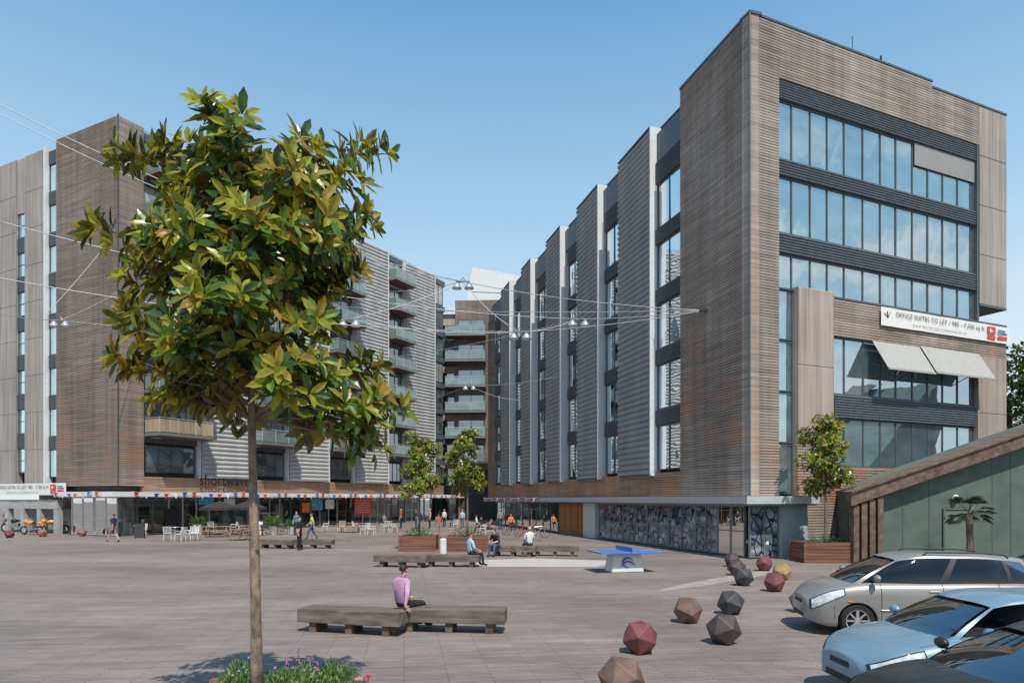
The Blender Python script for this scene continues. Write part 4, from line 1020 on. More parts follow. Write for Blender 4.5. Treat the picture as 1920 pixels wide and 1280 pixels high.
        for x in (xm+.16,xe_+.16):
            g_=MB(); g_.tube([body_pt(x-.09,.82,sg,.018),body_pt(x+.09,.82,sg,.018)],.014,6); g_.build('door_handle',pm_,t_)
    ztn=lerp_tab(tab,L/2); wn=wid(L/2)
    for (z0,z1,wf) in ((.30,.38,.62),(ztn-.13,ztn-.06,.42)):
        g_=MB(); g_.box((L/2-.0,-wn*wf,z0),(L/2+.062,wn*wf,z1)); g_.build('grille',m_plast,t_)
    return t_
tabm=[(-2.13,.78),(-2.0,1.02),(-1.2,1.08),(0,1.06),(1.0,1.04),(1.45,.99),(1.85,.87),(2.13,.66)]
car('silver grey people carrier, the farther of the two front cars, nose to the left',(8.02,13.75,0),R(172),paint('silver_grey_paint',(.27,.26,.245)),4.18,1.80,1.60,tabm,(1.32,.50,-1.78,-2.05),2.62,wr=.315,spl=.46,rails=True)
tabi=[(-1.98,.75),(-1.85,.95),(-1.2,.99),(0,.96),(.85,.94),(1.3,.88),(1.7,.77),(1.98,.60)]
bc=(6.28,9.05,0)
car('light metallic blue hatchback with its driver window open, nose to the left',bc,R(183),paint('ice_blue_paint',(.19,.30,.385)),3.88,1.70,1.44,tabi,(1.0,.34,-1.50,-1.82),2.46,wr=.30,open_win=True)
tabd=[(a*1.035,b_) for a,b_ in tabi]
car('dark grey car cut off by the bottom right corner',(5.5,6.72,0),R(183),paint('graphite_paint',(.018,.02,.022),0,.2),4.0,1.72,1.43,tabd,(1.0,.28,-1.5,-1.9),2.5,wr=.3)
car('dark car parked beyond the silver people carrier at the right edge',(14.1,17.6,0),R(176),paint('navy_paint',(.02,.025,.035),0,.3),4.1,1.72,1.42,tabd,(1.0,.2,-1.5,-1.9),2.5,wr=.3)

# ---------------------------------------------------------------- people
BASE=dict(pel=(0,0,.96),sp=(0,.01,1.12),ch=(0,.0,1.32),nk=(0,0,1.47),jw=(0,.025,1.545),cr=(0,.0,1.645),tp=(0,0,1.71),
 Ls=(-.175,0,1.40),Le=(-.235,-.02,1.12),Lw=(-.25,.05,.88),Lh=(-.25,.08,.80),Rs=(.175,0,1.40),Re=(.235,-.02,1.12),Rw=(.25,.05,.88),Rh=(.25,.08,.80),
 Lp=(-.095,0,.90),Lk=(-.11,.02,.50),La=(-.11,-.02,.09),Lt=(-.13,.16,.045),Rp=(.095,0,.90),Rk=(.11,.02,.50),Ra=(.11,-.02,.09),Rt=(.13,.16,.045))
def pose(**k):
    d=dict(BASE); d.update(k); return d
def shift(d,keys,v):
    d=dict(d)
    for k in keys: d[k]=tuple(d[k][i]+v[i] for i in range(3))
    return d
UP=('pel','sp','ch','nk','jw','cr','tp','Ls','Le','Lw','Lh','Rs','Re','Rw','Rh','Lp','Rp')
sit=shift(BASE,UP,(0,0,-.40)); sit.update(Lp=(-.095,.04,.53),Rp=(.095,.04,.53),Lk=(-.13,.46,.53),La=(-.14,.50,.09),Lt=(-.14,.68,.045),Rk=(.13,.46,.53),Ra=(.13,.52,.09),Rt=(.14,.70,.045),
 Le=(-.25,.06,.74),Lw=(-.15,.28,.64),Lh=(-.12,.36,.61),Re=(.25,.06,.74),Rw=(.15,.28,.64),Rh=(.12,.36,.61))
fwd=dict(sit); 
for k,dy,dz in (('sp',.05,0),('ch',.16,-.03),('nk',.25,-.06),('jw',.31,-.09),('cr',.33,-.06),('tp',.35,-.03),('Ls',.2,-.05),('Rs',.2,-.05)): fwd[k]=(fwd[k][0],fwd[k][1]+dy,fwd[k][2]+dz)
fwd.update(Le=(-.22,.30,.70),Re=(.22,.30,.70),Lw=(-.10,.48,.66),Rw=(.10,.48,.66),Lh=(-.05,.55,.64),Rh=(.05,.55,.64))
lean=dict(sit)
for k,dy in (('sp',-.01),('ch',-.03),('nk',-.0),('jw',.04),('cr',.03),('tp',.03),('Ls',-.03),('Rs',-.03)): lean[k]=(lean[k][0],lean[k][1]+dy,lean[k][2])
lean.update(Re=(.30,-.16,.76),Rw=(.30,-.22,.55),Rh=(.32,-.16,.485),Le=(-.26,.08,.74),Lw=(-.12,.30,.63),Lh=(-.06,.36,.62))
walk=pose(Lk=(-.10,.22,.52),La=(-.10,.30,.10),Lt=(-.11,.47,.07),Rk=(.10,-.04,.50),Ra=(.10,-.34,.16),Rt=(.11,-.22,.05),Le=(-.24,-.14,1.14),Lw=(-.24,-.16,.90),Lh=(-.24,-.14,.82),Re=(.24,.10,1.14),Rw=(.22,.28,.96),Rh=(.21,.34,.90))
phone=pose(Re=(.24,.05,1.14),Rw=(.12,.26,1.22),Rh=(.08,.30,1.28))
drive=dict(sit); drive.update(Le=(-.42,.18,.72),Lw=(-.30,.42,.78),Lh=(-.24,.48,.82),Re=(.25,.1,.74),Rw=(.12,.42,.76),Rh=(.1,.48,.80))
POSES=dict(stand=BASE,sit=sit,fwd=fwd,lean=lean,walk=walk,phone=phone,drive=drive)
BON=[('pel','sp','s'),('sp','ch','s'),('ch','nk','s'),('nk','jw','k'),('jw','cr','k'),('cr','tp','k'),('ch','Ls','s'),('Ls','Le','s'),('Le','Lw','f'),('Lw','Lh','k'),('ch','Rs','s'),('Rs','Re','s'),('Re','Rw','f'),('Rw','Rh','k'),
 ('pel','Lp','p'),('Lp','Lk','p'),('Lk','La','c'),('La','Lt','o'),('pel','Rp','p'),('Rp','Rk','p'),('Rk','Ra','c'),('Ra','Rt','o')]
RAD=dict(pel=(.155,.12),sp=(.15,.115),ch=(.17,.125),nk=(.060,.060),jw=(.068,.078),cr=(.080,.098),tp=(.055,.065),s=(.078,.078),e=(.055,.055),w=(.033,.036),h=(.038,.022),p=(.105,.105),k=(.072,.072),a=(.048,.052),t=(.044,.032))
cache={}
def posemesh(pn):
    if pn in cache: return cache[pn]
    d=POSES[pn]; names=list(d.keys()); idx={n:i for i,n in enumerate(names)}
    me=bpy.data.meshes.new('t'); me.from_pydata([d[n] for n in names],[(idx[a],idx[b_]) for a,b_,_ in BON],[])
    ob=bpy.data.objects.new('t',me); COL.objects.link(ob)
    ob.modifiers.new('s','SKIN'); ss=ob.modifiers.new('u','SUBSURF'); ss.levels=1; ss.render_levels=1
    if not me.skin_vertices:
        bm=bmesh.new(); bm.from_mesh(me); bm.verts.layers.skin.verify(); bm.to_mesh(me); bm.free()
    sv=me.skin_vertices[0].data
    for n,i in idx.items():
        r=RAD[n] if n in RAD else RAD[n[1]]
        if pn=='lean' and n in ('pel','sp','ch'): r=(r[0]*1.15,r[1]*1.15)
        sv[i].radius=r; sv[i].use_root=(n=='pel')
    me.update(); bpy.context.view_layer.update()
    dg=bpy.context.evaluated_depsgraph_get(); ev=bpy.data.meshes.new_from_object(ob.evaluated_get(dg)); bpy.data.objects.remove(ob)
    mb=MB(); mb.add([v.co for v in ev.vertices],[tuple(p.vertices) for p in ev.polygons])
    bpy.data.meshes.remove(ev)
    V={n:Vector(c) for n,c in d.items()}
    reg=[]
    for f in mb.f:
        c=sum((mb.v[i] for i in f),Vector())/len(f); best=None
        for a,b_,r in BON:
            A,B=V[a],V[b_]; AB=B-A; tt_=max(0,min(1,(c-A).dot(AB)/max(1e-9,AB.length_squared))); dd=(c-A-AB*tt_).length
            if r=='k' and a=='nk' : dd+=.01
            if best is None or dd<best[0]: best=(dd,r)
        reg.append('spkfco'.index(best[1]))
    mb.m=reg
    for s_ in 'LR':
        wv,hv=V[s_+'w'],V[s_+'h']; dr=(hv-wv).normalized(); sdv=dr.cross(Vector((1 if s_=='R' else -1,0,.2))).normalized(); pn_=sdv.cross(dr)
        for k,(o_,ln) in enumerate(((-.030,.068),(-.010,.078),(.010,.074),(.029,.058))):
            st=hv+sdv*o_; mb.tube([st-dr*.02,st+dr*ln*.55+pn_*.006,st+dr*ln+pn_*.022],[.010,.009,.006],6,2)
        st=wv+dr*.03-sdv*.03; mb.tube([st,st+dr*.03-sdv*.025,st+dr*.06-sdv*.03+pn_*.01],[.013,.011,.007],6,2)
    cr=V['cr']; fd=Vector((0,1,0)); 
    mb.add([cr+fd*.090+Vector((-.014,0,-.035)),cr+fd*.090+Vector((.014,0,-.035)),cr+fd*.088+Vector((0,0,.012)),cr+fd*.118+Vector((0,0,-.03))],[(0,1,3),(1,2,3),(2,0,3)],2)
    for sx in (-1,1):
        mb.ball(cr+Vector((sx*.083,-.005,-.02)),(.010,.02,.03),6,5,2)
        mb.ball(cr+Vector((sx*.032,.088,-.0)),(.012,.006,.007),6,4,6)
    mb.ball(cr+Vector((0,.088,-.062)),(.022,.006,.006),6,4,7)
    cache[pn]=(mb,V); return cache[pn]
m_eye=M('eye_dark',(.03,.02,.02),.3); m_lip=M('lips',(.35,.12,.10),.5)
cmats={}
def cm_(name,col,r=.85):
    if name not in cmats: cmats[name]=M('cloth_'+name,col,r,var=.2,scale=9,obj=True,bump=.4)
    return cmats[name]
CL_={'pink':(.46,.26,.37),'black':(.02,.02,.022),'navy':(.02,.03,.06),'denim':(.06,.10,.18),'lightblue':(.30,.50,.62),'white':(.62,.62,.60),'brownplaid':(.30,.14,.10),'grey':(.22,.22,.23),'yellow':(.58,.50,.26),'red':(.5,.05,.04),'teal':(.05,.2,.25),'orange':(.6,.2,.05),'khaki':(.3,.24,.16),'rose':(.50,.22,.25)}
m_skin=M('skin',(.46,.27,.19),.55,var=.06)
HAIR={'dark':(.02,.014,.01),'brown':(.08,.045,.025),'blond':(.42,.30,.15),'grey':(.40,.39,.37)}
HM={k:M('hair_'+k,c,.6,var=.3,scale=30) for k,c in HAIR.items()}
def person(loc,rz,pn,shirt,pants,label,hair='dark',shorts=False,bare=True,skin=None,sc=1.0,group='people on the square'):
    mb,V=posemesh(pn); t_=thing('person',label,'person',loc,rz,group); t_.scale=(sc,)*3
    sk=skin or m_skin; S=cm_(shirt,CL_[shirt]); P_=cm_(pants,CL_[pants]); shoe=cm_('shoe',(.03,.025,.022))
    mb.build('body',[S,P_,sk,sk if bare else S,sk if shorts else P_,shoe,m_eye,m_lip],t_,smooth=True)
    hb=MB(); cr=V['cr']; b=len(hb.v); n,m=16,9
    for i in range(m+1):
        for j in range(n):
            a=2*math.pi*j/n; fr=max(0,math.sin(a)); lim=R(108)*(1-.50*fr**1.3); t2=lim*i/m
            rr=(1.0+.02*math.sin(7*a+3*i))*(1-.10*(i/m)**3)
            hb.v.append(cr+Vector((.087*math.sin(t2)*math.cos(a)*rr,-.010+(.096 if fr>0 else .104)*math.sin(t2)*math.sin(a)*rr,.006+.104*math.cos(t2))))
    for i in range(m):
        for j in range(n): hb.f.append([b+i*n+j,b+i*n+(j+1)%n,b+(i+1)*n+(j+1)%n,b+(i+1)*n+j]); hb.m.append(0)
    hb.build('hair',HM[hair],t_,smooth=True)
    return t_
person(G(561,1031),R(-100),'stand','black','black','man in black shirt and trousers standing by the left timber bench',hair='brown')
person(G(213,1016),R(75),'walk','navy','grey','man in dark striped top and shorts walking on the left',shorts=True,hair='brown')
person(Vector((-2.20,13.76,.0)),R(-38),'lean','pink','black','man in pink checked shirt sitting on the nearest bench, leaning back on one hand',hair='dark',bare=False,sc=.99)
bp=G(880,1064); person(Vector((bp.x,bp.y+.45,0)),R(-60),'sit','lightblue','navy','person in light blue shirt sitting on the bench before the planters',hair='brown')
bp=G(932,1043); person(Vector((bp.x,bp.y+.25,0)),R(150),'fwd','black','denim','person in dark top bent forward on the bench left of the table tennis table',hair='dark')
bp=G(994,1043); person(Vector((bp.x,bp.y+.9,0)),R(20),'sit','white','denim','person with pale hair and white top on the bench left of the table tennis table',hair='grey')
person(G(585,1011),R(100),'walk','yellow','denim','person in pale yellow top and jeans walking behind the standing man',hair='dark')
person(G(8,992),R(-90),'stand','grey','khaki','person in grey shirt at the far left edge',hair='grey')
person(G(823,1009),R(10),'phone','brownplaid','khaki','man in brown checked shirt standing between the courtyard planters, seen from behind',hair='dark')
person(G(556,1003),R(170),'stand','teal','navy','person in teal top at the café door behind the terrace',hair='brown')
bg=[(497,998,'sit','rose','grey',120),(780,990,'stand','navy','denim',-60),(806,990,'stand','rose','navy',110),(851,989,'sit','navy','black',30),(867,989,'stand','lightblue','denim',160),(893,995,'sit','white','navy',-80),(903,999,'sit','black','black',90),(913,1003,'fwd','brownplaid','black',-90),(938,992,'stand','grey','navy',10),(958,992,'sit','orange','black',200),(752,990,'stand','red','navy',80),(720,990,'sit','grey','navy',-40),(833,987,'stand','white','black',150),(520,996,'sit','navy','grey',-120)]
lab={'sit':'seated','stand':'standing','fwd':'leaning forward'}
wh=['at a table beneath the right café umbrella','left of the left courtyard planter tree','right of the left courtyard planter tree','behind the gap between the courtyard planters','behind the right courtyard tree trunk','right of the right courtyard tree','on a chair beside the right planter','at the near right planter corner','in front of the dark shop doorway','beside the parked bicycles','at the far end of the café terrace','at a far café table left of the planters','deep in the courtyard between the trees','behind the yucca pot on the terrace']
for k,(u,v,pn,s_,p_,a) in enumerate(bg): person(G(u,v),R(a),pn,s_,p_,'distant %s person in %s top %s'%(lab[pn],{'brownplaid':'brown','rose':'rose pink'}.get(s_,s_),wh[k]),hair=random.choice(['dark','brown','blond']),sc=random.uniform(.93,1.03))
person((bc[0]+.30,bc[1]-.36,.22),R(93),'drive','grey','navy','driver in the light blue hatchback with an elbow on the open window',hair='brown',sc=.92)

# ---------------------------------------------------------------- café furniture
m_chw=M('chair_white',(.66,.66,.64),.5,var=.05); m_tim=boards('picnic_timber',(.22,.14,.09),(.30,.20,.13),(.38,.27,.19),(8,8,8))
def mk_chair():
    t_=thing('cafe_chair','x','chair',(0,0,0),group='white café chairs on the terrace')
    mb=MB(); mb.box((-.23,-.22,.43),(.23,.22,.46)); o=mb.build('seat',m_chw,t_); bv=o.modifiers.new('b','BEVEL'); bv.width=.01
    mb=MB(); 
    for i in range(6):
        x=-.2+i*.08; mb.bar((x,-.22,.47),(x*1.05,-.30,.84),.035,.012)
    mb.tube([(-.23,-.22,.45),(-.24,-.31,.86),(.24,-.31,.86),(.23,-.22,.45)],.018,6); mb.build('backrest',m_chw,t_)
    for sx in (-1,1):
        for sy in (-1,1): mb=MB(); mb.tube([(sx*.2,sy*.19,.43),(sx*.24,sy*.24,0)],.016,6); mb.build('leg',m_chw,t_)
        mb=MB(); mb.tube([(sx*.23,-.25,.64),(sx*.27,.12,.66),(sx*.24,.2,.45)],.016,6); mb.build('armrest',m_chw,t_)
    return t_
ch=mk_chair()
cs=[(240,1001,20,'white café chair nearest the tower corner'),(268,1004,200,'white café chair second from the tower corner'),(300,1000,-70,'white café chair behind the left group'),(316,1012,10,'white café chair in the left group facing the square'),(338,1014,80,'white café chair with its side to the square, left of the front pair'),(352,1013,-80,'left chair of the front pair of white café chairs'),(364,1012,200,'right chair of the front pair of white café chairs'),
(398,998,0,'white café chair behind the left umbrella table'),(437,998,120,'white café chair between the umbrellas'),(454,1003,-60,'white café chair beside the foreground trunk'),(640,996,30,'white café chair left of the timber table near the red poster'),(668,997,-90,'white café chair right of that timber table'),(684,1002,60,'left chair of the pair below the red poster'),(697,1002,-100,'right chair of the pair below the red poster'),(722,997,40,'white café chair left of the far terrace end'),(738,997,-60,'white café chair at the far terrace end'),(610,996,100,'white café chair behind the walking person'),(905,1001,90,'white café chair by the right courtyard planter'),(852,992,30,'white café chair behind the courtyard planters'),(286,994,150,'white café chair against the shop glass')]
for k,(u,v,a,l) in enumerate(cs):
    if k==0: ch.location=G(u,v); ch.rotation_euler=(0,0,R(a)); ch['label']=l
    else: dup(ch,G(u,v),R(a),l)
def mk_table():
    t_=thing('cafe_table','x','table',(0,0,0),group='round café tables on the terrace')
    mb=MB(); mb.lathe([(0,.72),(.34,.72),(.35,.735),(.34,.75),(0,.75)],n=20); mb.build('table_top',m_steel,t_)
    mb=MB(); mb.tube([(0,0,.03),(0,0,.72)],.03,8); mb.build('post',m_steel,t_)
    mb=MB()
    for k in range(4): a=k*math.pi/2; mb.bar((0,0,.025),(.28*math.cos(a),.28*math.sin(a),.012),.05,.02)
    mb.build('foot',m_steel,t_); return t_
ct=mk_table()
for k,(u,v,l) in enumerate([(254,1004,'round steel café table between the chairs by the tower corner'),(328,1008,'round steel café table in the left chair group'),(418,1000,'round steel café table behind the left umbrella'),(690,998,'round steel café table below the red poster'),(730,993,'round steel café table at the far terrace end')]):
    if k==0: ct.location=G(u,v); ct['label']=l
    else: dup(ct,G(u,v),0,l)
def mk_picnic():
    t_=thing('picnic_table','x','picnic table',(0,0,0),group='timber picnic tables on the terrace')
    mb=MB()
    for k in range(5): mb.box((-.9,-.36+k*.147,.71),(.9,-.36+k*.147+.135,.75))
    mb.build('table_top',m_tim,t_)
    for sy in (-1,1):
        mb=MB(); mb.box((-.9,sy*.72-.13,.42),(.9,sy*.72+.13,.46)); mb.build('seat',m_tim,t_)
    for sx in (-1,1):
        mb=MB(); mb.bar((sx*.65,-.26,.705),(sx*.65,-.62,0),.05,.09); mb.bar((sx*.65,.26,.705),(sx*.65,.62,0),.05,.09); mb.bar((sx*.65,-.8,.38),(sx*.65,.8,.38),.05,.07); mb.build('leg_frame',m_tim,t_)
    return t_
pk=mk_picnic()
for k,(u,v,a,l) in enumerate([(408,1006,10,'timber picnic table under the left café umbrella'),(470,1004,-5,'timber picnic table under the right café umbrella'),(656,998,15,'timber picnic table left of the red poster'),(280,1000,60,'timber picnic table near the tower corner'),(455,1012,85,'timber picnic table just behind the foreground trunk')]):
    if k==0: pk.location=G(u,v); pk.rotation_euler=(0,0,R(a)); pk['label']=l
    else: dup(pk,G(u,v),R(a),l)
m_umb=M('umbrella_cloth',(.035,.03,.03),.85)
def umbrella(loc,label,r=1.5,h=2.5):
    t_=thing('cafe_umbrella',label,'umbrella',loc,group='dark café umbrellas')
    mb=MB(); n=8; mb.v.append(Vector((0,0,h)))
    for i in (1,2,3):
        for j in range(n): a=2*math.pi*j/n; rr=r*i/3; mb.v.append(Vector((rr*math.cos(a),rr*math.sin(a),h-.5*(i/3)**1.2)))
    for j in range(n):
        mb.f.append([0,1+j,1+(j+1)%n]); mb.m.append(0)
        for i in (0,1): q=1+i*n; mb.f.append([q+j,q+n+j,q+n+(j+1)%n,q+(j+1)%n]); mb.m.append(0)
    for j in range(n):
        a0,a1=2*math.pi*j/n,2*math.pi*(j+1)/n; p=Vector((r*math.cos(a0),r*math.sin(a0),h-.5)); q=Vector((r*math.cos(a1),r*math.sin(a1),h-.5)); mb.add([p,q,q-Vector((0,0,.18)),p-Vector((0,0,.18))],[(0,1,2,3)])
    mb.build('canopy',m_umb,t_); mb=MB(); mb.tube([(0,0,0),(0,0,h+.08)],.025,8); mb.build('pole',m_beam,t_)
    mb=MB(); mb.lathe([(0,.0),(.28,0),(.28,.06),(.05,.1),(0,.1)],n=14); mb.build('base',m_black,t_)
umbrella(G(412,1002),'dark café umbrella left of the foreground trunk, by the cinema sign'); umbrella(G(464,1000),'dark café umbrella partly behind the foreground trunk')
def pot(loc,label,h,s_):
    t_=thing('potted_plant',label,'plant',loc)
    mb=MB(); mb.lathe([(0,0),(.2*s_,0),(.28*s_,.5*s_),(.25*s_,.5*s_),(.24*s_,.45*s_),(0,.45*s_)],n=16); mb.build('pot',m_conc,t_)
    mb=MB()
    for k in range(60):
        a=k*2.4; e=random.uniform(.1,1.4); d=Vector((math.cos(a)*math.cos(e),math.sin(a)*math.cos(e),math.sin(e))); leaf(mb,Vector((0,0,.45*s_)),d,Vector((0,0,1)),h*random.uniform(.6,1),.07,random.randint(0,1),.15)
    mb.build('leaves',m_sh,t_,recalc=False)
pot(G(513,1002),'spiky yucca in a pale pot on the café terrace',1.3,1.3); pot(G(372,1000),'bushy potted plant behind the front pair of café chairs',1.0,1.4); pot(G(545,1000),'small potted plant near the café door',.8,1.1)
def aboard(loc,rz,label,mat):
    t_=thing('pavement_sign',label,'sign',loc,rz)
    for sg in (-1,1):
        mb=MB(); M_=Matrix.Rotation(sg*R(12),4,'X'); mb.box((-.3,-.015,0),(.3,.015,1.0),0,Matrix.Translation((0,sg*.21,0))@M_); mb.build('board',mat,t_)
aboard(G(262,1008),R(20),'dark folding pavement sign beside the tower corner tables',m_black); aboard(G(486,1002),R(-15),'pale folding pavement sign between the umbrellas and the yucca',m_paper)
t_=thing('bollard','white round bollard standing between the two courtyard planters','bollard',G(831,1041)); mb=MB(); mb.lathe([(0,0),(.16,0),(.16,.75),(.13,.8),(0,.81)],n=18); mb.build('post',m_bs,t_)
def bicycle(loc,rz,label,mat):
    t_=thing('bicycle',label,'bicycle',loc,rz,'bicycles parked by the office block')
    for x in (-.52,.52):
        mb=MB(); mb.tube([Vector((x+.33*math.cos(a),0,.34+.33*math.sin(a))) for a in [R(20*i) for i in range(19)]],.018,6)
        for i in range(9): a=R(40*i); mb.tube([(x,0,.34),(x+.32*math.cos(a),0,.34+.32*math.sin(a))],.003,3)
        mb.build('wheel',m_tyre,t_)
    mb=MB()
    for a,b_ in (((-.52,0,.34),(-.12,0,.30)),((-.12,0,.30),(-.22,0,.82)),((-.52,0,.34),(-.19,0,.72)),((-.12,0,.30),(.36,0,.70)),((-.2,0,.76),(.34,0,.80)),((.34,0,.88),(.52,0,.34))): mb.tube([a,b_],.017,6)
    mb.build('frame',mat,t_); mb=MB(); mb.ball((-.24,0,.86),(.13,.06,.03),8,5); mb.build('saddle',m_black,t_)
    mb=MB(); mb.tube([(.40,-.24,.98),(.34,-.1,.94),(.34,.1,.94),(.40,.24,.98)],.014,6); mb.tube([(.34,0,.86),(.34,0,.94)],.014,5); mb.build('handlebar',m_black,t_)
bicycle(G(962,1003),R(20),'black bicycle nearest the timber bench by the office block',m_black)
bicycle(G(985,1006),R(-15),'red framed bicycle leaning in the row by the office block',m_red)
bicycle(G(1008,1008),R(10),'silver bicycle at the right end of the row before the timber door',m_steel)
bicycle(G(940,999),R(60),'blue bicycle at the left end of the row',m_blue)
def motorbike(loc,rz,label,mat):
    t_=thing('motorcycle',label,'motorcycle',loc,rz,'motorcycles parked at the left edge'); t_.scale=(1.08,)*3
    for x in (-.68,.70):
        mb=MB(); mb.tube([Vector((x+.26*math.cos(a),0,.32+.26*math.sin(a))) for a in [R(20*i) for i in range(19)]],.06,8); w_=mb.build('wheel',m_tyre,t_,smooth=True)
        mb=MB(); mb.lathe([(0,-.03),(.2,-.02),(.2,.02),(0,.03)],(x,0,.32),14,axis='Y'); mb.build('rim',m_steel,w_)
    for nm,c_,r_ in (('fuel_tank',(.12,0,.84),(.30,.17,.15)),('front_fairing',(.55,0,.90),(.17,.16,.17)),('tail_fairing',(-.62,0,.82),(.26,.11,.09)),('mudguard',(.70,0,.62),(.24,.08,.05))):
        mb=MB(); mb.ball(c_,r_,12,8); mb.build(nm,mat,t_,smooth=True)
    mb=MB(); mb.box((-.22,-.16,.32),(.28,.16,.66)); mb.tube([(-.2,.18,.35),(-.8,.2,.45)],.05,8); mb.bar((-.1,0,.45),(-.68,0,.34),.16,.07); mb.build('engine',m_rail,t_)
    mb=MB(); mb.ball((-.25,0,.84),(.36,.14,.07),12,6); mb.build('saddle',m_black,t_,smooth=True)
    mb=MB(); mb.tube([(.70,-.09,.32),(.48,-.1,1.0)],.025,6); mb.tube([(.70,.09,.32),(.48,.1,1.0)],.025,6); mb.tube([(.40,-.36,1.08),(.5,-.1,1.02),(.5,.1,1.02),(.40,.36,1.08)],.017,6); mb.build('fork',m_steel,t_)
    mb=MB(); mb.ball((.68,0,.93),(.05,.08,.08),8,6); mb.build('headlight',m_lamp,t_)
m_op=M('orange_paint',(.75,.26,.03),.3,coat=.6,var=.05)
motorbike(G(100,1000),R(200),'bright orange sports motorcycle nearest the tower',m_op)
motorbike(G(60,1002),R(165),'second orange motorcycle, left of the bright orange one nearest the tower',m_op)
motorbike(G(30,997),R(190),'dark motorcycle behind the maroon bollard',m_black)
motorbike(G(124,993),R(215),'dark red motorcycle behind the bright orange one',m_red)

# ---------------------------------------------------------------- bunting
def bunting(face,a0,a1,z,d,label):
    p0=face.P(a0,z,d); t_=thing('bunting',label,'bunting',p0,group='strings of triangular bunting',world=True)
    n=max(4,int(abs(a1-a0)/.75)); st=[]; mb=MB()
    for i in range(n+1):
        f=i/n; sg=.16*abs(math.sin(f*n/6*math.pi)); st.append(face.P(a0+(a1-a0)*f,z-sg,d))
    for i in range(n):
        a=st[i].lerp(st[i+1],.22); b_=st[i].lerp(st[i+1],.78); c=(a+b_)/2-Vector((0,0,.44))+Vector((face.N.x,face.N.y,0))*random.uniform(-.08,.12)+Vector((random.uniform(-.08,.08),0,0))
        mb.add([a,b_,c],[(0,1,2)],i%3)
    s_=MB(); s_.tube(st,.008,4); s_.build('string',m_paper,t_); mb.build('flags',[m_red,m_paper,m_blue],t_,recalc=False)
bunting(LB,.2,LE+2,3.2,1.22,'red, white and blue bunting along the left building canopy')
bunting(LA,sAc,.1,3.2,1.22,'short bunting string around the brown tower corner canopy')
bunting(RL,RL.s(1030),LEN-1.5,2.85,.9,'bunting on the office block canopy above the bicycles')

# ---------------------------------------------------------------- overhead cables and lamps
m_cable=M('steel_cable',(.42,.43,.44),.5,.3)
def cable(a,b_,sag,label,r=.020):
    a=Vector(a);b_=Vector(b_); n=20
    mb=MB(); mb.tube([a.lerp(b_,i/n)-Vector((0,0,sag*4*(i/n)*(1-i/n))) for i in range(n+1)],r,5)
    o=mb.build('cable',m_cable,None,origin=a,smooth=True); props(o,label,'cable','cables strung over the square')
def lamps(p,label,s_=1.0,n=2):
    t_=thing('hanging_lamp',label,'lamp',p,group='twin lamps hung on the cables'); t_.scale=(1.3,)*3
    mb=MB(); mb.bar((-.3*s_,0,0),(.3*s_,0,0),.06,.06); mb.tube([(-.12,0,0),(0,0,.18),(.12,0,0)],.02,5)
    mb.build('bracket',m_rail,t_)
    for sx in (-1,1):
        mb=MB(); mb.lathe([(0,-.04),(.06,-.05),(.10,-.10),(.17,-.22),(.21,-.30),(.20,-.30),(.15,-.22),(0,-.2)],(sx*.26*s_,0,0),14); o=mb.build('lamp_shade',m_steel,t_,smooth=True)
        mb=MB(); mb.ball((sx*.26*s_,0,-.27),(.15,.15,.06),10,6); mb.build('lens',m_paper,o)
A=RL.P(RL.s(1325),RL.z(1325,582),.1)
mb=MB(); mb.box((-.25,-.06,-.06),(.1,.06,.06)); o=mb.build('cable_anchor',m_black,None); o.location=A; props(o,'black cable anchor bolted to the office block corner pier','bracket')
L1=W(868,528,38); L2=W(975,622,36); L3=W(1085,598,36); L4=W(112,600,40); L5=W(655,598,36); L6=W(880,722,60); L7=W(1108,690,50)
cable(A,L1,.25,'cable from the office block anchor to the highest lamp pair')
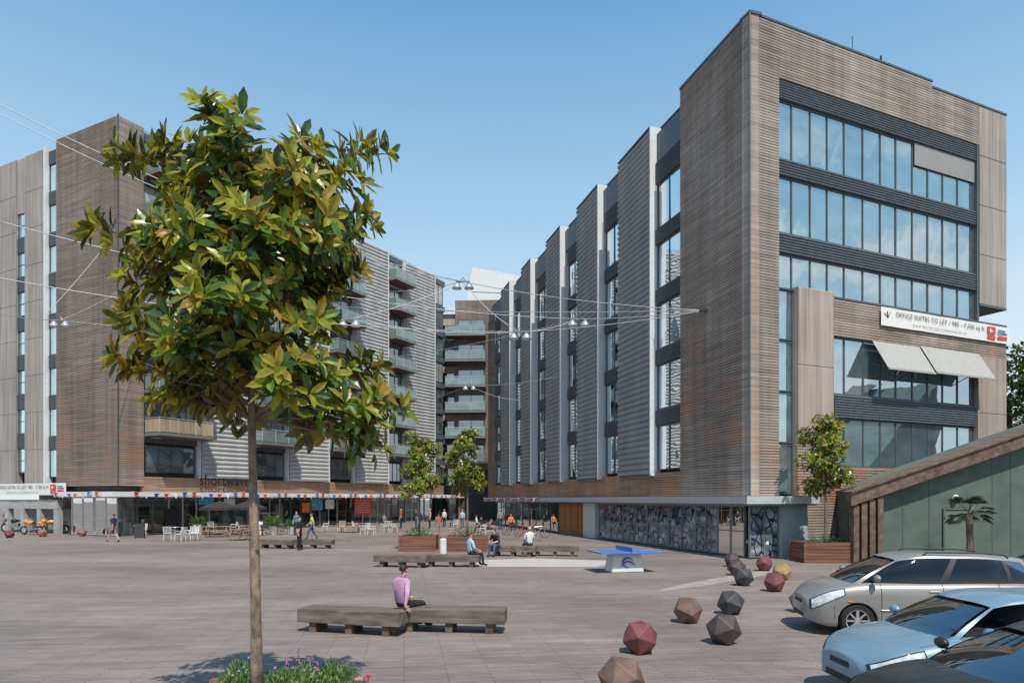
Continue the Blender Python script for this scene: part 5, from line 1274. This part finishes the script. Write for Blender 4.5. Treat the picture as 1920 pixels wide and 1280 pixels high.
cable(A,L2,.15,'cable from the office block anchor to the lower left of its lamp pairs'); cable(A,L3,.1,'short cable from the office block anchor to the nearest lamp pair')
cable(L1,W(-60,165,30),.9,'long upper cable running from the highest lamps to the top left edge'); cable(L1,W(-60,182,29.5),1.1,'second upper cable just below the topmost one at left')
cable(L3,W(-60,398,28),.9,'middle cable running to the left edge'); cable(L2,W(-60,510,27),.6,'lower middle cable running to the left edge')
cable(L2,L5,.3,'cable between the central lamp pairs'); cable(L5,L4,.5,'cable from the lamps behind the magnolia to the far left lamps'); cable(L4,W(-80,570,34),.2,'lowest cable leaving the far left lamps to the left edge')
cable(L1,L5,.2,'cable slanting down from the highest lamps to those behind the magnolia'); cable(L3,L2,.15,'short cable between the two lamp pairs left of the anchor')
cable(L3,LB.P(LB.s(620),16,.9),.5,'cable from the nearest lamp pair to the left building balconies'); cable(L4,LB.P(LB.s(290),20,.3),.4,'cable rising from the far left lamps to the brown tower'); cable(L5,LB.P(LB.s(545),19,.3),.4,'cable up to the left building behind the magnolia crown')
cable(L6,RL.P(RL.s(985),RL.z(985,750),.5),.3,'far cable from the deep courtyard lamps to the office block'); cable(L6,LB.P(LB.s(770),RL.z(985,700),.5),.3,'far cable from the deep courtyard lamps to the left building')
cable(L1,LB.P(LB.s(668),24.0,.8),.4,'cable from the highest lamps to the left building roof'); cable(L7,RL.P(RL.s(1135),13.5,.3),.2,'short cable holding the lamps beside the office block windows'); cable(L7,L6,.4,'cable linking the deep lamps to those beside the office block windows')
cable(A,W(640,575,45),.2,'straight cable from the office block anchor passing behind the lamps')
cable(L2,L1,.3,'steep cable joining the highest lamps to the pair below them'); cable(W(90,585,44),LA.P(1.2,17.5,.2)+Vector((0,0,3)),.1,'short cable slanting up the brown tower face')
lamps(L1,'highest twin lamp pair hung over the courtyard'); lamps(L2,'twin lamp pair hung below and right of the highest lamps'); lamps(L3,'twin lamp pair nearest the office block anchor'); lamps(L4,'twin lamp pair hung before the brown tower at left'); lamps(L5,'twin lamp pair beside the magnolia crown'); lamps(L6,'small lamp pair deep in the courtyard'); lamps(L7,'lamp pair beside the office block windows')
